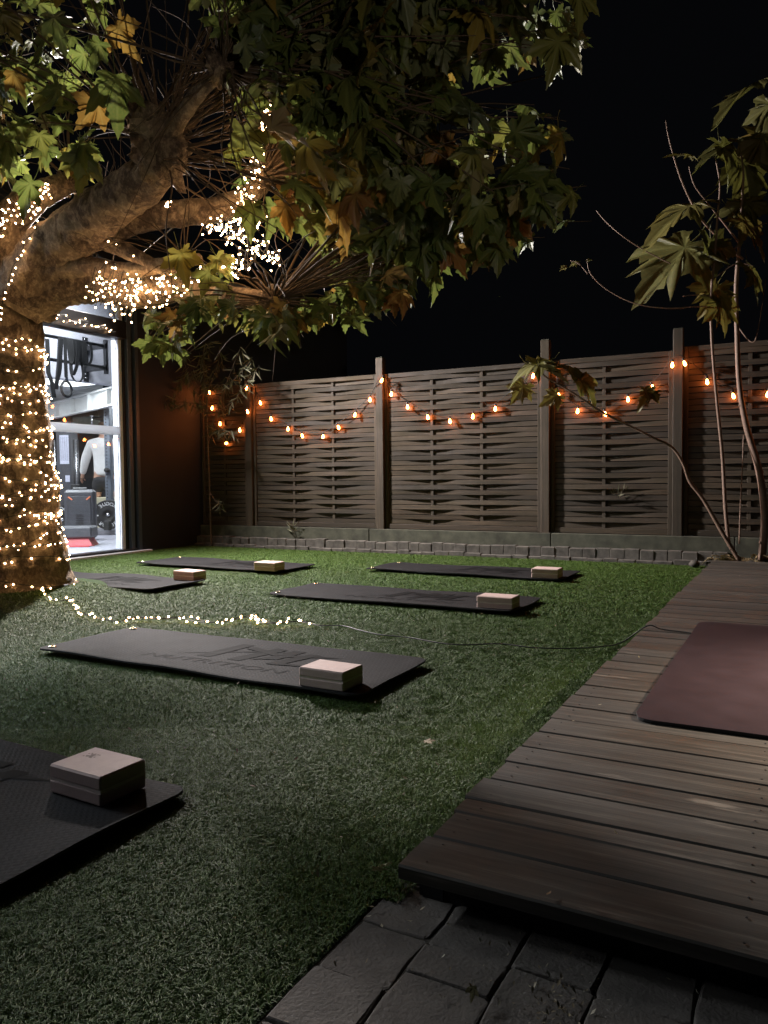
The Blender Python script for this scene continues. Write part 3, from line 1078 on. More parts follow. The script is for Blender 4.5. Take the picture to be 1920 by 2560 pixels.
# cable machine tower with chart
t0 = IN(230, 1990, 12.0)
t = empty('cable_machine', (t0.x, t0.y, 0.04), 'dark cable machine tower with a printed chart taped on it', 'cable machine')
Mc = Matrix.Translation((t0.x, t0.y, 0)) @ Matrix.Rotation(math.radians(28), 4, 'Z')
mb = MB(); mb.box(-.13, .09, 0, .3, 0.04, 1.78, Mc, 0.01); mb.build('tower', M_case, t)
za, zb_ = IN(230, 1395, 12.0).z, IN(230, 1150, 12.0).z
mb = MB(); mb.box(-.075, .065, -0.006, -0.002, za, zb_, Mc); mb.build('chart', M_paper, t)
random.seed(2)
for r_ in range(9):
    for c_ in range(4):
        mb = MB(); z = za + .05 + r_ * (zb_ - za - .08) / 9
        mb.box(-.068 + c_ * .032, -.068 + c_ * .032 + .024, -.009, -.0065, z, z + .045, Mc); mb.build('chart_figure', M_chart, t)
mb = MB(); mb.box(.0, .07, -.006, -.002, IN(0, 1550, 12).z, IN(0, 1495, 12).z, Mc); mb.build('placard', M_paper, t)
for xo in (.13, .17, .20, -.16):
    mb = MB(); mb.tube([Mc @ Vector((xo, .02, .05)), Mc @ Vector((xo, .02, 1.5))], 0.010, 8); mb.build('guide_rod', M_steel if xo in (.17, -.16) else M_blackm, t)
q = IN(300, 1595, 11.8); mb = MB(); mb.box(q.x - .06, q.x + .06, q.y - .04, q.y + .04, q.z - .05, q.z + .05, None, .01); mb.build('stop_block', M_rubber, t)

# black pulley arm with handle high in the middle
q0, q1 = IN(440, 1000, 12.6), IN(650, 1050, 12.6)
t = empty('pulley_arm', q0, 'black pulley arm with metal snap hooks above the push bar', 'pulley')
mb = MB(); mb.tube([q0, (q0 + q1) / 2 + Vector((0, 0, .02)), q1], [.02, .045, .03], 10); mb.build('arm', M_rubber, t)
for u in (440, 630):
    q = IN(u, 995, 12.5); mb = MB(); mb.tube([q, q - Vector((0, 0, .12))], .012, 8); mb.lathe([(.004, 0), (.03, .01), (.03, .02), (.004, .03)], q); mb.build('hook', M_steel, t)
pl_ = IN(330, 1040, 14.0)
t = empty('wall_board', pl_, 'pale green grey board on the dark wall behind the pulley arm', 'board')
mb = MB(); a_, b__ = IN(278, 1000, 14), IN(640, 1110, 14)
mb.box(min(a_.x, b__.x), max(a_.x, b__.x), a_.y, a_.y + .03, b__.z, a_.z); mb.build('board', simple('pale_green_board', (0.2, 0.22, 0.18), .7), t)

# large wheeled hard case
cb = IN(345, 2052, 10.5)
t = empty('speaker_case', (cb.x, cb.y, 0.04), 'tall dark grey hard case with two orange tags standing on the gym floor', 'case')
Mk = Matrix.Translation((cb.x, cb.y, 0)) @ Matrix.Rotation(math.radians(28 + 16), 4, 'Z')
w_ = 0.40
ztop = IN(345, 1615, 10.5).z
mb = MB(); mb.box(-w_ * .5, w_ * .5, 0, .28, 0.055, ztop, Mk, 0.035); mb.build('shell', M_case, t)
mb = MB(); mb.box(-w_ * .37, w_ * .37, -.012, 0.002, 0.16, ztop - .08, Mk, 0.011); mb.build('front_panel', M_case, t)
for sx, rt in ((-1, .7), (1, -.7)):
    Mo = Mk @ Matrix.Translation((sx * .115, -.016, ztop - .115)) @ Matrix.Rotation(rt, 4, 'Y')
    mb = MB(); mb.box(-.032, .032, -.003, .003, -.008, .008, Mo); mb.build('orange_tag', M_orange, t)
for k in range(8):
    mb = MB(); mb.box(-.05, .05, -.0155, -.0125, .22 + k * .024, .229 + k * .024, Mk); mb.build('vent_slot', M_blackm, t)
mb = MB(); mb.box(-.10, .10, .08, .12, ztop + .001, ztop + .03, Mk, .012); mb.build('handle', M_blackm, t)
for sx in (-.14, .14):
    mb = MB(); mb.box(sx - .03, sx + .03, .03, .08, .04, .06, Mk, .008); mb.build('foot', M_rubber, t)


def arc_text(s, R, a0, a1, size, Mx, mb, flip=False):
    n = len(s)
    for i, ch in enumerate(s):
        a = a0 + (a1 - a0) * i / (n - 1)
        vs, fs = text_faces(ch, size)
        out = []
        for v in vs:
            # local: tangent x, radial y ; mirrored left-right as in the photo
            x, y = v.x, v.y
            rx_, ry_ = math.cos(a), math.sin(a)
            tx, ty = math.sin(a), -math.cos(a)
            px_, py_ = rx_ * (R + y) + tx * x, ry_ * (R + y) + ty * x
            out.append(Mx @ Vector((-px_, 0, py_)))
        mb.add(out, fs)


def bumper(cx, cy, cz, R, rz, label):
    t = empty('bumper_plate', (cx, cy, cz - R), label, 'weight plate', 'black bumper plates on the gym floor')
    Mp = Matrix.Translation((cx, cy, cz)) @ Matrix.Rotation(rz, 4, 'Z')
    ML = Mp @ Matrix.Rotation(math.pi / 2, 4, 'X')
    mb = MB(); mb.lathe([(.03, -.035), (R * .93, -.035), (R, -.025), (R, .025), (R * .93, .035), (R * .90, .030), (R * .55, .030), (R * .5, .036), (R * .22, .036), (R * .2, .02), (.03, .02)], (0, 0, 0), 40, ML)
    mb.build('disc', M_rubber, t)
    mb = MB(); mb.lathe([(.004, .021), (R * .12, .021), (R * .12, .045), (.004, .045)], (0, 0, 0), 20, ML); mb.build('hub', M_steel, t)
    mb = MB()
    Mt = Mp @ Matrix.Translation((0, -.0335, 0))
    arc_text('ROGUE', R * .73, math.radians(128), math.radians(52), R * .34, Mt, mb)
    arc_text('ROGUE', R * .73, math.radians(-52), math.radians(-128), R * .34, Mt, mb)
    mb.build('lettering', M_white, t)
    for a in (0.05, math.pi + .05):
        mb = MB(); q = Vector((math.cos(a) * R * .75, 0, math.sin(a) * R * .75))
        mb.box(q.x - .03, q.x + .03, -.002, .001, q.z - .010, q.z + .010, Mt); mb.build('bar_mark', M_white, t)
    return t


pc = IN(582, 1860, 11.7)
Rp = 0.225
pf = IN(600, 2020, 11.75)
t = empty('rubber_platform', (pf.x, pf.y, .04), 'low grey rubber platform under the lettered weight plate', 'platform')
mb = MB(); Mf = Matrix.Translation((pf.x, pf.y, 0)) @ Matrix.Rotation(math.radians(28), 4, 'Z')
mb.box(-.35, .45, -.15, .6, .04, .115, Mf, .006); mb.build('slab', simple('mid_grey_rubber', (0.16, .16, .18), .7), t)
bumper(pc.x, pc.y, .115 + Rp, Rp, math.radians(40), 'black bumper plate with large white mirrored lettering beside the hard case')
pc2 = IN(190, 1850, 11.9)
bumper(pc2.x, pc2.y, .265, Rp, math.radians(40), 'black bumper plate half hidden between the tree trunk and the hard case')
pc3 = IN(745, 1850, 12.1)
bumper(pc3.x + .05, pc3.y, .265, Rp, math.radians(20), 'black bumper plate mostly hidden behind the door frame')
mb = MB()
q = IN(575, 1915, 11.5)
t = empty('plate_clamp', (q.x, q.y, .115), 'small black block clamp in front of the weight plate', 'clamp')
mb.box(q.x - .06, q.x + .06, q.y - .03, q.y + .03, .116, .26, None, .01); mb.build('block', M_rubber, t)

# wooden box behind
a_ = IN(590, 1715, 12.9)
t = empty('plyo_box', (a_.x, a_.y, .04), 'pale plywood jump box behind the weight plate', 'wooden box')
Mb = Matrix.Translation((a_.x, a_.y, 0)) @ Matrix.Rotation(math.radians(28), 4, 'Z')
mb = MB(); mb.box(-.42, .42, -.25, .25, .04, IN(590, 1678, 12.9).z, Mb, .006); mb.build('box', M_ply, t)
mb = MB(); mb.tube([Mb @ Vector((-.1, -.251, .42)), Mb @ Vector((-.1, -.256, .42))], .04, 12); mb.build('hand_hole', M_blackm, t)

# red base with black lid step near the glass
a_ = IN(330, 2120, 9.7)
t = empty('aerobic_step', (a_.x, a_.y, .04), 'red based exercise step with a black top just inside the glass', 'exercise step')
Ms = Matrix.Translation((a_.x, a_.y, 0)) @ Matrix.Rotation(math.radians(28 + 8), 4, 'Z')
mb = MB(); vs = []
zt1 = IN(330, 2020, 9.7).z
for (hx, hy, z) in ((.36, .17, .04), (.30, .13, max(zt1, .1))):
    vs += [Ms @ Vector((sx * hx - .15, sy * hy, z)) for sx, sy in ((-1, -1), (1, -1), (1, 1), (-1, 1))]
mb.add(vs, [(3, 2, 1, 0), (4, 5, 6, 7), (0, 1, 5, 4), (1, 2, 6, 5), (2, 3, 7, 6), (3, 0, 4, 7)]); mb.build('red_base', M_red, t)
mb = MB(); mb.box(-.52, .2, -.17, .17, max(zt1, .1) + .001, IN(330, 1925, 9.7).z, Ms, .018); mb.build('black_top', M_case, t)
mb = MB(); a_ = IN(250, 2140, 9.55)
Ms = Matrix.Translation((a_.x, a_.y, 0)) @ Matrix.Rotation(math.radians(28), 4, 'Z')
mb.box(-.5, .28, -.08, .1, .041, .055, Ms, .003); tag(mb.build('red_floor_mat', M_red), 'thin red mat on the gym floor at the foot of the exercise step', 'mat')

# person seen from behind
PD = 13.0


def skinned(name, verts, edges, radii, mat, parent, root=0, sub=2):
    off = wloc(parent)
    me = bpy.data.meshes.new(name)
    me.from_pydata([tuple(Vector(v) - off) for v in verts], edges, [])
    o = link(name, me, parent)
    me.materials.append(mat)
    md = o.modifiers.new('skin', 'SKIN')
    md.use_smooth_shade = True
    for i, r in enumerate(radii):
        sv = me.skin_vertices[0].data[i]
        sv.radius = r if hasattr(r, '__len__') else (r, r)
        sv.use_root = (i == root)
    ss = o.modifiers.new('sub', 'SUBSURF'); ss.levels = sub; ss.render_levels = sub
    dg = bpy.context.evaluated_depsgraph_get()
    bpy.context.view_layer.update()
    ev = o.evaluated_get(dg)
    nm = bpy.data.meshes.new_from_object(ev)
    o.modifiers.clear()
    o.data = nm
    nm.name = name
    for p in nm.polygons: p.use_smooth = True
    return o


pp = IN(540, 1350, PD)
person = empty('person', (pp.x, pp.y, 0.04), 'person seen from behind in white sweatshirt and black shorts inside the gym', 'person')
side = c2w(1, 0, 0)        # to the right in the photo
ahd = c2w(0, 1, 0)
pb = Vector((pp.x, pp.y, 0))


def BP(s_, z, a=0.0):
    return pb + side * s_ + ahd * a + Vector((0, 0, z))


shz = IN(540, 1215, PD).z       # shoulder line
bv = [BP(0, .98), BP(0, 1.15), BP(0, 1.38), BP(0, shz + .02), BP(0, shz + .11, .02), BP(0.0, shz + .2, .03), BP(0, shz + .29, .03),
      BP(-.10, .93), BP(-.115, .55), BP(-.12, .12, .0), BP(-.12, .07, .14),
      BP(.10, .93), BP(.12, .55, -.03), BP(.13, .12, -.02), BP(.13, .07, .12),
      BP(-.19, shz - .02), BP(-.30, shz - .27), BP(-.37, shz - .50, .04), BP(-.39, shz - .60, .06),
      BP(.19, shz - .02), BP(.27, shz - .27), BP(.29, shz - .50, .05), BP(.29, shz - .60, .07)]
be = [(0, 1), (1, 2), (2, 3), (3, 4), (4, 5), (5, 6), (0, 7), (7, 8), (8, 9), (9, 10), (0, 11), (11, 12), (12, 13), (13, 14),
      (3, 15), (15, 16), (16, 17), (17, 18), (3, 19), (19, 20), (20, 21), (21, 22)]
br = [(.14, .1), (.13, .1), (.16, .11), .09, .055, .085, .07, .09, .06, .04, .04, .09, .06, .04, .04, .06, .045, .03, .035, .06, .045, .03, .035]
skinned('body', bv, be, br, M_skin, person)
# fingers
for s_, h0 in ((-1, bv[18]), (1, bv[22])):
    for k in range(4):
        a = h0 + ahd * (-.03 + .02 * k) + side * (s_ * .005)
        mb = MB(); L_ = (.07, .08, .075, .06)[k]
        mb.tube([a, a + Vector((0, 0, -L_ * .55)) + side * s_ * .006, a + Vector((0, 0, -L_)) - side * s_ * .008], [.0095, .0085, .006], 6)
        mb.build('finger', M_skin, person)
    mb = MB(); a = h0 + ahd * .02 - side * s_ * .02
    mb.tube([a, a + Vector((0, 0, -.035)) - side * s_ * .02 + ahd * .01], [.011, .008], 6); mb.build('thumb', M_skin, person)
sv = [BP(0, .93), BP(0, .99), BP(0, 1.15), BP(0, 1.36), BP(0, shz + .03), BP(-.19, shz - .015), BP(-.295, shz - .25), BP(-.365, shz - .48, .04), BP(-.372, shz - .53, .05),
      BP(.19, shz - .015), BP(.27, shz - .26), BP(.29, shz - .48, .05), BP(.29, shz - .53, .05), BP(0, shz + .085, .01)]
se = [(0, 1), (1, 2), (2, 3), (3, 4), (4, 5), (5, 6), (6, 7), (7, 8), (4, 9), (9, 10), (10, 11), (11, 12), (4, 13)]
sr = [(.175, .13), (.20, .145), (.19, .14), (.21, .15), (.13, .12), (.095, .09), (.083, .083), (.06, .06), (.042, .042), (.095, .09), (.083, .083), (.06, .06), (.042, .042), (.065, .065)]
skinned('sweatshirt', sv, se, sr, M_shirt, person)
hv = [BP(0, .95), BP(0, .88), BP(-.105, .80), BP(-.115, .64), BP(.105, .80), BP(.12, .64, -.02)]
skinned('shorts', hv, [(0, 1), (1, 2), (2, 3), (1, 4), (4, 5)], [(.17, .12), (.17, .125), .115, .105, .115, .105], M_shorts, person, 1)
mb = MB()
hc = BP(0, shz + .25, .02)
mb.lathe([(.02, .10), (.06, .095), (.088, .05), (.095, 0), (.085, -.05), (.05, -.09), (.01, -.10)], hc, 18); mb.build('hair', M_hair, person)
for s_ in (-1, 1):
    mb = MB(); mb.lathe([(.005, -.03), (.014, -.015), (.016, .01), (.005, .03)], hc + side * s_ * .098 + Vector((0, 0, -.02)), 8); mb.build('ear', M_skin, person)
mb = MB(); a_ = BP(.25, 1.5, 1.4)


# ================================================================== THE PLANE TREE
def catmull(P, R=None, n=6):
    Q, RR = [], []
    for i in range(len(P) - 1):
        p0, p1, p2, p3 = P[max(i - 1, 0)], P[i], P[i + 1], P[min(i + 2, len(P) - 1)]
        for s_ in range(n):
            t_ = s_ / n
            Q.append(0.5 * ((2 * p1) + (p2 - p0) * t_ + (2 * p0 - 5 * p1 + 4 * p2 - p3) * t_ ** 2 + (3 * p1 - p0 - 3 * p2 + p3) * t_ ** 3))
            if R: RR.append(R[i] + (R[i + 1] - R[i]) * t_)
    Q.append(P[-1])
    if R: RR.append(R[-1])
    return (Q, RR) if R else Q


def gnarly(mb, P, R, n=20, amp=0.12, freq=4.0, seed=0, sub=8):
    Q, RR = catmull(P, R, sub)
    m = MB(); m.tube(Q, RR, n)
    vs = []
    for idx, v in enumerate(m.v):
        k = min(idx // n, len(Q) - 1)
        c = Q[k]
        d = Vector(v) - c
        s_ = 1 + amp * noise.noise(Vector(v) * freq + Vector((seed, 0, 0))) + amp * 0.5 * noise.noise(Vector(v) * freq * 3.1 + Vector((seed, 5, 0)))
        q9 = Vector(v)
        s_ += (.030 * (1 - abs(noise.noise(Vector((q9.x * 26, q9.y * 26, q9.z * 9)) + Vector((seed, 9, 0))) * 2)) + .018 * noise.noise(q9 * 60)) * (.12 / max(RR[k], .04)) ** .5
        vs.append(c + d * s_)
    mb.add(vs, m.f, True)
    return Q, RR


tree = empty('plane_tree', TREE, 'big plane tree with its trunk and limbs wrapped in fairy lights', 'tree')
TP = [Vector((-4.62, 2.50, -0.05)), Vector((-4.62, 2.50, .045)), Vector((-4.62, 2.50, .14)), Vector((-4.63, 2.5, .35)), Vector((-4.64, 2.5, .8)), Vector((-4.66, 2.50, 1.25)), Vector((-4.69, 2.5, 1.7)), Vector((-4.70, 2.50, 2.05)), Vector((-4.70, 2.48, 2.35))]
TR = [.52, .455, .40, .355, .335, .305, .285, .30, .25]
mb = MB(); TQ, TRR = gnarly(mb, TP, TR, 110, .10, 3.2, 1, 26)
# root flares
for a in (-2.1, -1.3, 2.2, 3.6):
    d = Vector((math.cos(a), math.sin(a), 0))
    gnarly(mb, [TREE + d * .16 + Vector((0, 0, .42)), TREE + d * .30 + Vector((0, 0, .16)), TREE + d * .38 + Vector((0, 0, .03)), TREE + d * .44 + Vector((0, 0, -.09))], [.13, .13, .11, .08], 12, .15, 6, a, 4)
mb.build('trunk', M_bark, tree)

LIMBS = {
    'big': ([DP(50, 640, 5.9), DP(105, 560, 5.75), DP(175, 490, 5.5), DP(250, 435, 5.2), DP(320, 385, 4.95), DP(350, 345, 4.8)], [.25, .21, .172, .145, .13, .11]),
    'left': ([DP(30, 650, 5.95), DP(15, 560, 5.95), DP(20, 480, 5.9), DP(80, 425, 5.8), DP(150, 395, 5.9)], [.20, .17, .14, .10, .07]),
    'upper': ([DP(170, 520, 5.5), DP(250, 490, 5.45), DP(330, 468, 5.4), DP(400, 460, 5.35), DP(470, 452, 5.3), DP(540, 420, 5.2), DP(562, 385, 5.15)], [.12, .09, .085, .085, .08, .065, .05]),
    'lower': ([DP(60, 640, 5.85), DP(130, 615, 5.8), DP(200, 610, 5.75), DP(300, 632, 5.6), DP(400, 620, 5.45), DP(470, 632, 5.35), DP(540, 645, 5.25), DP(590, 650, 5.2)], [.20, .16, .14, .115, .085, .065, .06, .075]),
    'crook': ([DP(200, 500, 5.5), DP(250, 530, 5.45), DP(300, 555, 5.4), DP(360, 582, 5.35), DP(400, 560, 5.3)], [.09, .06, .045, .04, .03]),
    'dark': ([DP(90, 590, 5.7), DP(180, 575, 5.6), DP(270, 585, 5.5), DP(360, 570, 5.35), DP(430, 560, 5.2)], [.10, .075, .055, .045, .035]),
    'top': ([DP(340, 350, 4.8), DP(380, 270, 4.6), DP(430, 200, 4.4), DP(480, 150, 4.3)], [.09, .05, .04, .035]),
    'rear': ([Vector((-4.75, 2.55, 2.1)), Vector((-5.1, 3.2, 2.5)), Vector((-5.2, 4.0, 2.75))], [.18, .12, .09]),
    'outl': ([Vector((-4.75, 2.4, 2.15)), Vector((-5.2, 1.6, 2.5)), Vector((-5.4, .8, 2.8))], [.18, .12, .09]),
    'up': ([Vector((-4.7, 2.45, 2.2)), Vector((-4.75, 2.2, 2.9)), Vector((-4.4, 1.9, 3.4))], [.18, .12, .09]),
}
LQ = {}
for i, (k, (P, R)) in enumerate(LIMBS.items()):
    mb = MB(); LQ[k] = gnarly(mb, P, R, 56, .13, 9.0, i * 7, 18)
    mb.build('limb', M_bark, tree)

HEADS = {'big': (DP(345, 318, 4.75), .20), 'k2': (DP(592, 650, 5.2), .095), 'k3': (DP(562, 385, 5.12), .075), 'k5': (DP(480, 150, 4.3), .09),
         'kl': (DP(150, 395, 5.9), .08), 'rear': (Vector((-5.2, 4.0, 2.75)), .12), 'outl': (Vector((-5.4, .8, 2.8)), .12), 'up': (Vector((-4.4, 1.9, 3.4)), .12),
         'km': (DP(400, 555, 5.3), .05)}
for i, (k, (c, r)) in enumerate(HEADS.items()):
    mb = MB()
    vs, fs = [], []
    nu, nv = 18, 11
    for j in range(nv + 1):
        for q in range(nu):
            th, ph = math.pi * j / nv, 2 * math.pi * q / nu
            d = Vector((math.sin(th) * math.cos(ph), math.sin(th) * math.sin(ph), math.cos(th)))
            vs.append(c + d * r * (.9 + .75 * noise.noise(d * 3.0 + Vector((i * 3, 0, 0))) + .4 * noise.noise(d * 8)))
    fs = [(j * nu + q, (j + 1) * nu + q, (j + 1) * nu + (q + 1) % nu, j * nu + (q + 1) % nu) for j in range(nv) for q in range(nu)]
    mb.add(vs, fs, True); mb.build('pollard_head', M_bark, tree)

# --- leaf shapes
def leaf_geo(kind, seed):
    """unit leaf: petiole joint at origin, blade along +y, 1 unit long; returns verts, faces, vein values"""
    rnd = random.Random(seed)
    if kind == 'plane':
        lobes = [(-2.0, .48), (-1.02, .86), (0.0, 1.0), (1.02, .86), (2.0, .48)]
        sinus = [(-1.55, .38), (-.52, .56), (.52, .56), (1.55, .38)]
    else:
        lobes = [(-2.2, .62), (-1.15, .86), (0.0, 1.0), (1.15, .86), (2.2, .62)]
        sinus = [(-1.65, .70), (-.58, .80), (.58, .80), (1.65, .70)]
    C = Vector((0, .10))
    out = []
    out.append((C + Vector((-.04, -.13)), .4))
    for i, (a, l) in enumerate(lobes):
        l *= rnd.uniform(.88, 1.08); a += rnd.uniform(-.08, .08)
        d = Vector((math.sin(a), math.cos(a))); n = Vector((d.y, -d.x))
        w = (.195 if kind == 'plane' else .20) * (l if l > .5 else .55)
        s_ = -1
        pts = [(d * l * .50 - n * w * 1.0), (d * l * .60 - n * w * 1.35), (d * l * .68 - n * w * .75), (d * l * .82 - n * w * .62), (d * l * .87 - n * w * .28), (d * l), (d * l * .87 + n * w * .28), (d * l * .82 + n * w * .62), (d * l * .68 + n * w * .75), (d * l * .60 + n * w * 1.35), (d * l * .50 + n * w * 1.0)]
        if l < .5:
            pts = [pts[1], pts[3], pts[5], pts[7], pts[9]]
        for k, p in enumerate(pts):
            out.append((C + p * rnd.uniform(.96, 1.04), 1.0 if abs(k - (len(pts) - 1) / 2) < .6 else .5))
        if i < 4:
            sa, sl = sinus[i]
            sl *= rnd.uniform(.85, 1.15)
            out.append((C + Vector((math.sin(sa), math.cos(sa))) * sl, 0.0))
    out.append((C + Vector((.04, -.13)), .4))
    n = len(out)
    curl = rnd.uniform(.05, .75); fold = rnd.uniform(.0, .80); wave = rnd.uniform(.02, .07); tw = rnd.uniform(-.3, .3); ph = rnd.uniform(0, 6)
    if kind != 'plane':
        fold = rnd.uniform(.3, .8); wave = .06

    def lift(p, vein):
        r = (p - C).length
        x, y = p.x, p.y
        z = -curl * r * r + fold * abs(x) * .6 - .07 * vein * min(r, .5) + wave * math.sin(ph + 7 * x + 4 * y) * r + tw * x * y
        return (x * (1 - .25 * fold), y, z)
    verts = [lift(C, 0.5)]; vein = [1.0]
    mid = []
    for p, v in out:
        verts.append(lift(p, v)); vein.append(v * .8)
    # inner ring on the way to each outline point
    for p, v in out:
        q = C + (p - C) * .5
        verts.append(lift(q, v)); vein.append(v)
    fs = []
    for k in range(n):
        k2 = (k + 1) % n
        o1, o2, i1, i2 = 1 + k, 1 + k2, 1 + n + k, 1 + n + k2
        fs.append((0, i2, i1))
        fs.append((i1, i2, o2, o1))
    # petiole
    b0 = len(verts)
    L = rnd.uniform(.35, .6); t_ = .011
    prev = None
    for k in range(4):
        yy = .0 - L * k / 3
        zz = .12 * (k / 3) ** 2 * rnd.uniform(.5, 1.6)
        for a in range(3):
            an = 2 * math.pi * a / 3
            verts.append((t_ * math.cos(an), yy, zz + t_ * math.sin(an))); vein.append(1.0)
    for k in range(3):
        for a in range(3):
            fs.append((b0 + k * 3 + a, b0 + k * 3 + (a + 1) % 3, b0 + (k + 1) * 3 + (a + 1) % 3, b0 + (k + 1) * 3 + a))
    return verts, fs, vein


def leaf_mesh(name, geo, mat):
    me = bpy.data.meshes.new(name)
    me.from_pydata(geo[0], [], geo[1])
    me.polygons.foreach_set('use_smooth', [True] * len(me.polygons))
    at = me.attributes.new('vein', 'FLOAT', 'POINT'); at.data.foreach_set('value', geo[2])
    me.materials.append(mat); me.update()
    return me


PGEO = [leaf_geo('plane', 100 + k) for k in range(14)]
PMESH = [leaf_mesh('leaf', g, M_leafo) for g in PGEO]


def mass_mesh(name, geos, items, mat):
    """items: (geo index, Matrix, rnd) joined into one mesh"""
    gv = [np.array(g[0], dtype=np.float32) for g in geos]
    V, LI, LS, LT, RN, VE = [], [], [], [], [], []
    off = 0; lo = 0
    gl = []
    for g in geos:
        idx = np.array([i for f in g[1] for i in f], dtype=np.int32)
        tot = np.array([len(f) for f in g[1]], dtype=np.int32)
        gl.append((idx, tot, np.concatenate([[0], np.cumsum(tot)[:-1]]).astype(np.int32), np.array(g[2], dtype=np.float32)))
    for gi, M, rn in items:
        A = np.array(M)
        v = gv[gi] @ A[:3, :3].T + A[:3, 3]
        V.append(v.astype(np.float32)); idx, tot, st, ve = gl[gi]
        LI.append(idx + off); LS.append(st + lo); off += len(v); lo += len(idx)
        RN.append(np.full(len(v), rn, dtype=np.float32)); VE.append(ve)
    V = np.concatenate(V); LI = np.concatenate(LI); LS = np.concatenate(LS)
    me = bpy.data.meshes.new(name)
    me.vertices.add(len(V)); me.vertices.foreach_set('co', V.ravel())
    me.loops.add(len(LI)); me.loops.foreach_set('vertex_index', LI)
    me.polygons.add(len(LS)); me.polygons.foreach_set('loop_start', LS)
    a = me.attributes.new('rnd', 'FLOAT', 'POINT'); a.data.foreach_set('value', np.concatenate(RN))
    a = me.attributes.new('vein', 'FLOAT', 'POINT'); a.data.foreach_set('value', np.concatenate(VE))
    me.update(calc_edges=True)
    me.polygons.foreach_set('use_smooth', [True] * len(me.polygons))
    me.materials.append(mat)
    return me


def inpoly(x, y, poly):
    c = False
    n = len(poly)
    for i in range(n):
        x1, y1 = poly[i]; x2, y2 = poly[(i + 1) % n]
        if (y1 > y) != (y2 > y) and x < (x2 - x1) * (y - y1) / (y2 - y1) + x1:
            c = not c
    return c


# the crown's outline as grown: droops at the house corner, lifts towards the fence
CR = [(430, -400), (1330, -400), (1275, 0), (1285, 120), (1215, 150), (1185, 190), (1240, 290), (1215, 340), (1290, 425), (1285, 500), (1180, 520), (1070, 590), (1020, 620), (945, 635), (940, 685), (865, 725),
      (800, 722), (745, 690), (705, 735), (645, 735), (600, 765), (545, 757), (480, 695), (425, 690), (400, 725), (402, 765), (370, 800), (318, 775), (292, 740), (272, 690), (300, 655), (340, 640), (400, 560), (450, 480), (470, 420), (490, 300), (430, 150)]
CL = [(-800, -400), (430, -400), (430, 150), (490, 300), (450, 400), (400, 400), (300, 350), (200, 380), (100, 420), (0, 440), (-800, 500)]
CM = [(150, 500), (400, 500), (400, 560), (340, 640), (240, 600), (160, 560)]
AXIS = Vector((-4.7, 2.5, 0))
# the open heart of the crown, where limbs and lights show
OPEN = [(60, 400), (230, 390), (300, 330), (420, 250), (500, 190), (620, 200), (625, 330), (610, 440), (720, 570), (700, 655), (520, 665), (420, 640), (330, 645), (270, 680), (180, 640), (90, 560)]
FLOODP = Vector((HX + .1, 4.9, 3.4))


def radial(p):
    return math.hypot(p.x - AXIS.x, p.y - AXIS.y)


rl = random.Random(21)
shoots = []            # (points, radii)
leaves = []            # (matrix, size, gi, rnd)
HK = list(HEADS.items())


def leaf_at(p, sprout, size, droop=.6):
    """matrix of a leaf whose petiole starts near p and whose blade hangs out along sprout"""
    d = (sprout.normalized() * (1 - droop) + Vector((0, 0, -1)) * droop + Vector((rl.gauss(0, .38), rl.gauss(0, .38), rl.gauss(0, .30)))).normalized()
    up = Vector((rl.gauss(0, .75), rl.gauss(0, .75), 1.0))
    if rl.random() < .45:
        up = up * .6 - FW * 1.0
    x = d.cross(up)
    if x.length < 1e-3: x = Vector((1, 0, 0))
    x.normalize()
    z = x.cross(d)
    M = Matrix((x, d, z)).transposed().to_4x4()
    return Matrix.Translation(p + d * size * .45) @ M @ Matrix.Scale(size, 4)


def allowed(p):
    q = proj(p)
    if q is None: return False
    x, y = q[0] / 1.1573, q[1] / 1.1573
    if x < -5 or y < -5:
        return y < 430 or x < -60
    dep = (p - CAM).dot(AH)
    if inpoly(x, y, OPEN) and rl.random() > (.15 if dep < 5.0 else .40): return False
    if math.hypot((x - 360) / 190, (y - 190) / 230) < 1 and rl.random() > .22: return False
    if inpoly(x, y, CR): return True
    if inpoly(x, y, CL): return rl.random() < .8
    if inpoly(x, y, CM): return rl.random() < .3
    return False


def grow(head, target, nl, r0=.007, start=.25, size=(.12, .21), sag=.05, colr=None):
    L = (target - head).length
    mid1 = head.lerp(target, .33) + Vector((rl.gauss(0, .05), rl.gauss(0, .05), L * sag + rl.gauss(0, .03)))
    mid2 = head.lerp(target, .68) + Vector((rl.gauss(0, .05), rl.gauss(0, .05), L * sag * 1.2))
    Q, RR = catmull([head, mid1, mid2, target], [r0, r0 * .75, r0 * .5, r0 * .22], 4)
    shoots.append((Q, RR))
    n = len(Q) - 1
    for k in range(nl):
        t_ = start + (1 - start) * (k + rl.uniform(0, .8)) / nl
        i = min(int(t_ * n), n - 1); f = min(max(t_ * n - i, 0), 1)
        p = Q[i].lerp(Q[i + 1], f)
        dirn = (Q[i + 1] - Q[i]).normalized()
        s_ = dirn.cross(Vector((rl.gauss(0, 1), rl.gauss(0, 1), rl.gauss(0, 1)))).normalized()
        sz = rl.uniform(*size)
        M = leaf_at(p, dirn * .5 + s_, sz, rl.uniform(.2, .75))
        c = M @ Vector((0, .55, 0))
        if noise.noise(c * 1.9 + Vector((3, 0, 0))) > (-.07 if c.x > -4.2 else -.3) and allowed(c) and allowed(M @ Vector((0, .95, 0))) and c.z > 1.5 and c.x > HX + .55 and (c - FLOODP).length > 1.1:
            rn = rl.random()
            leaves.append((M, sz, rl.randrange(14), rn))


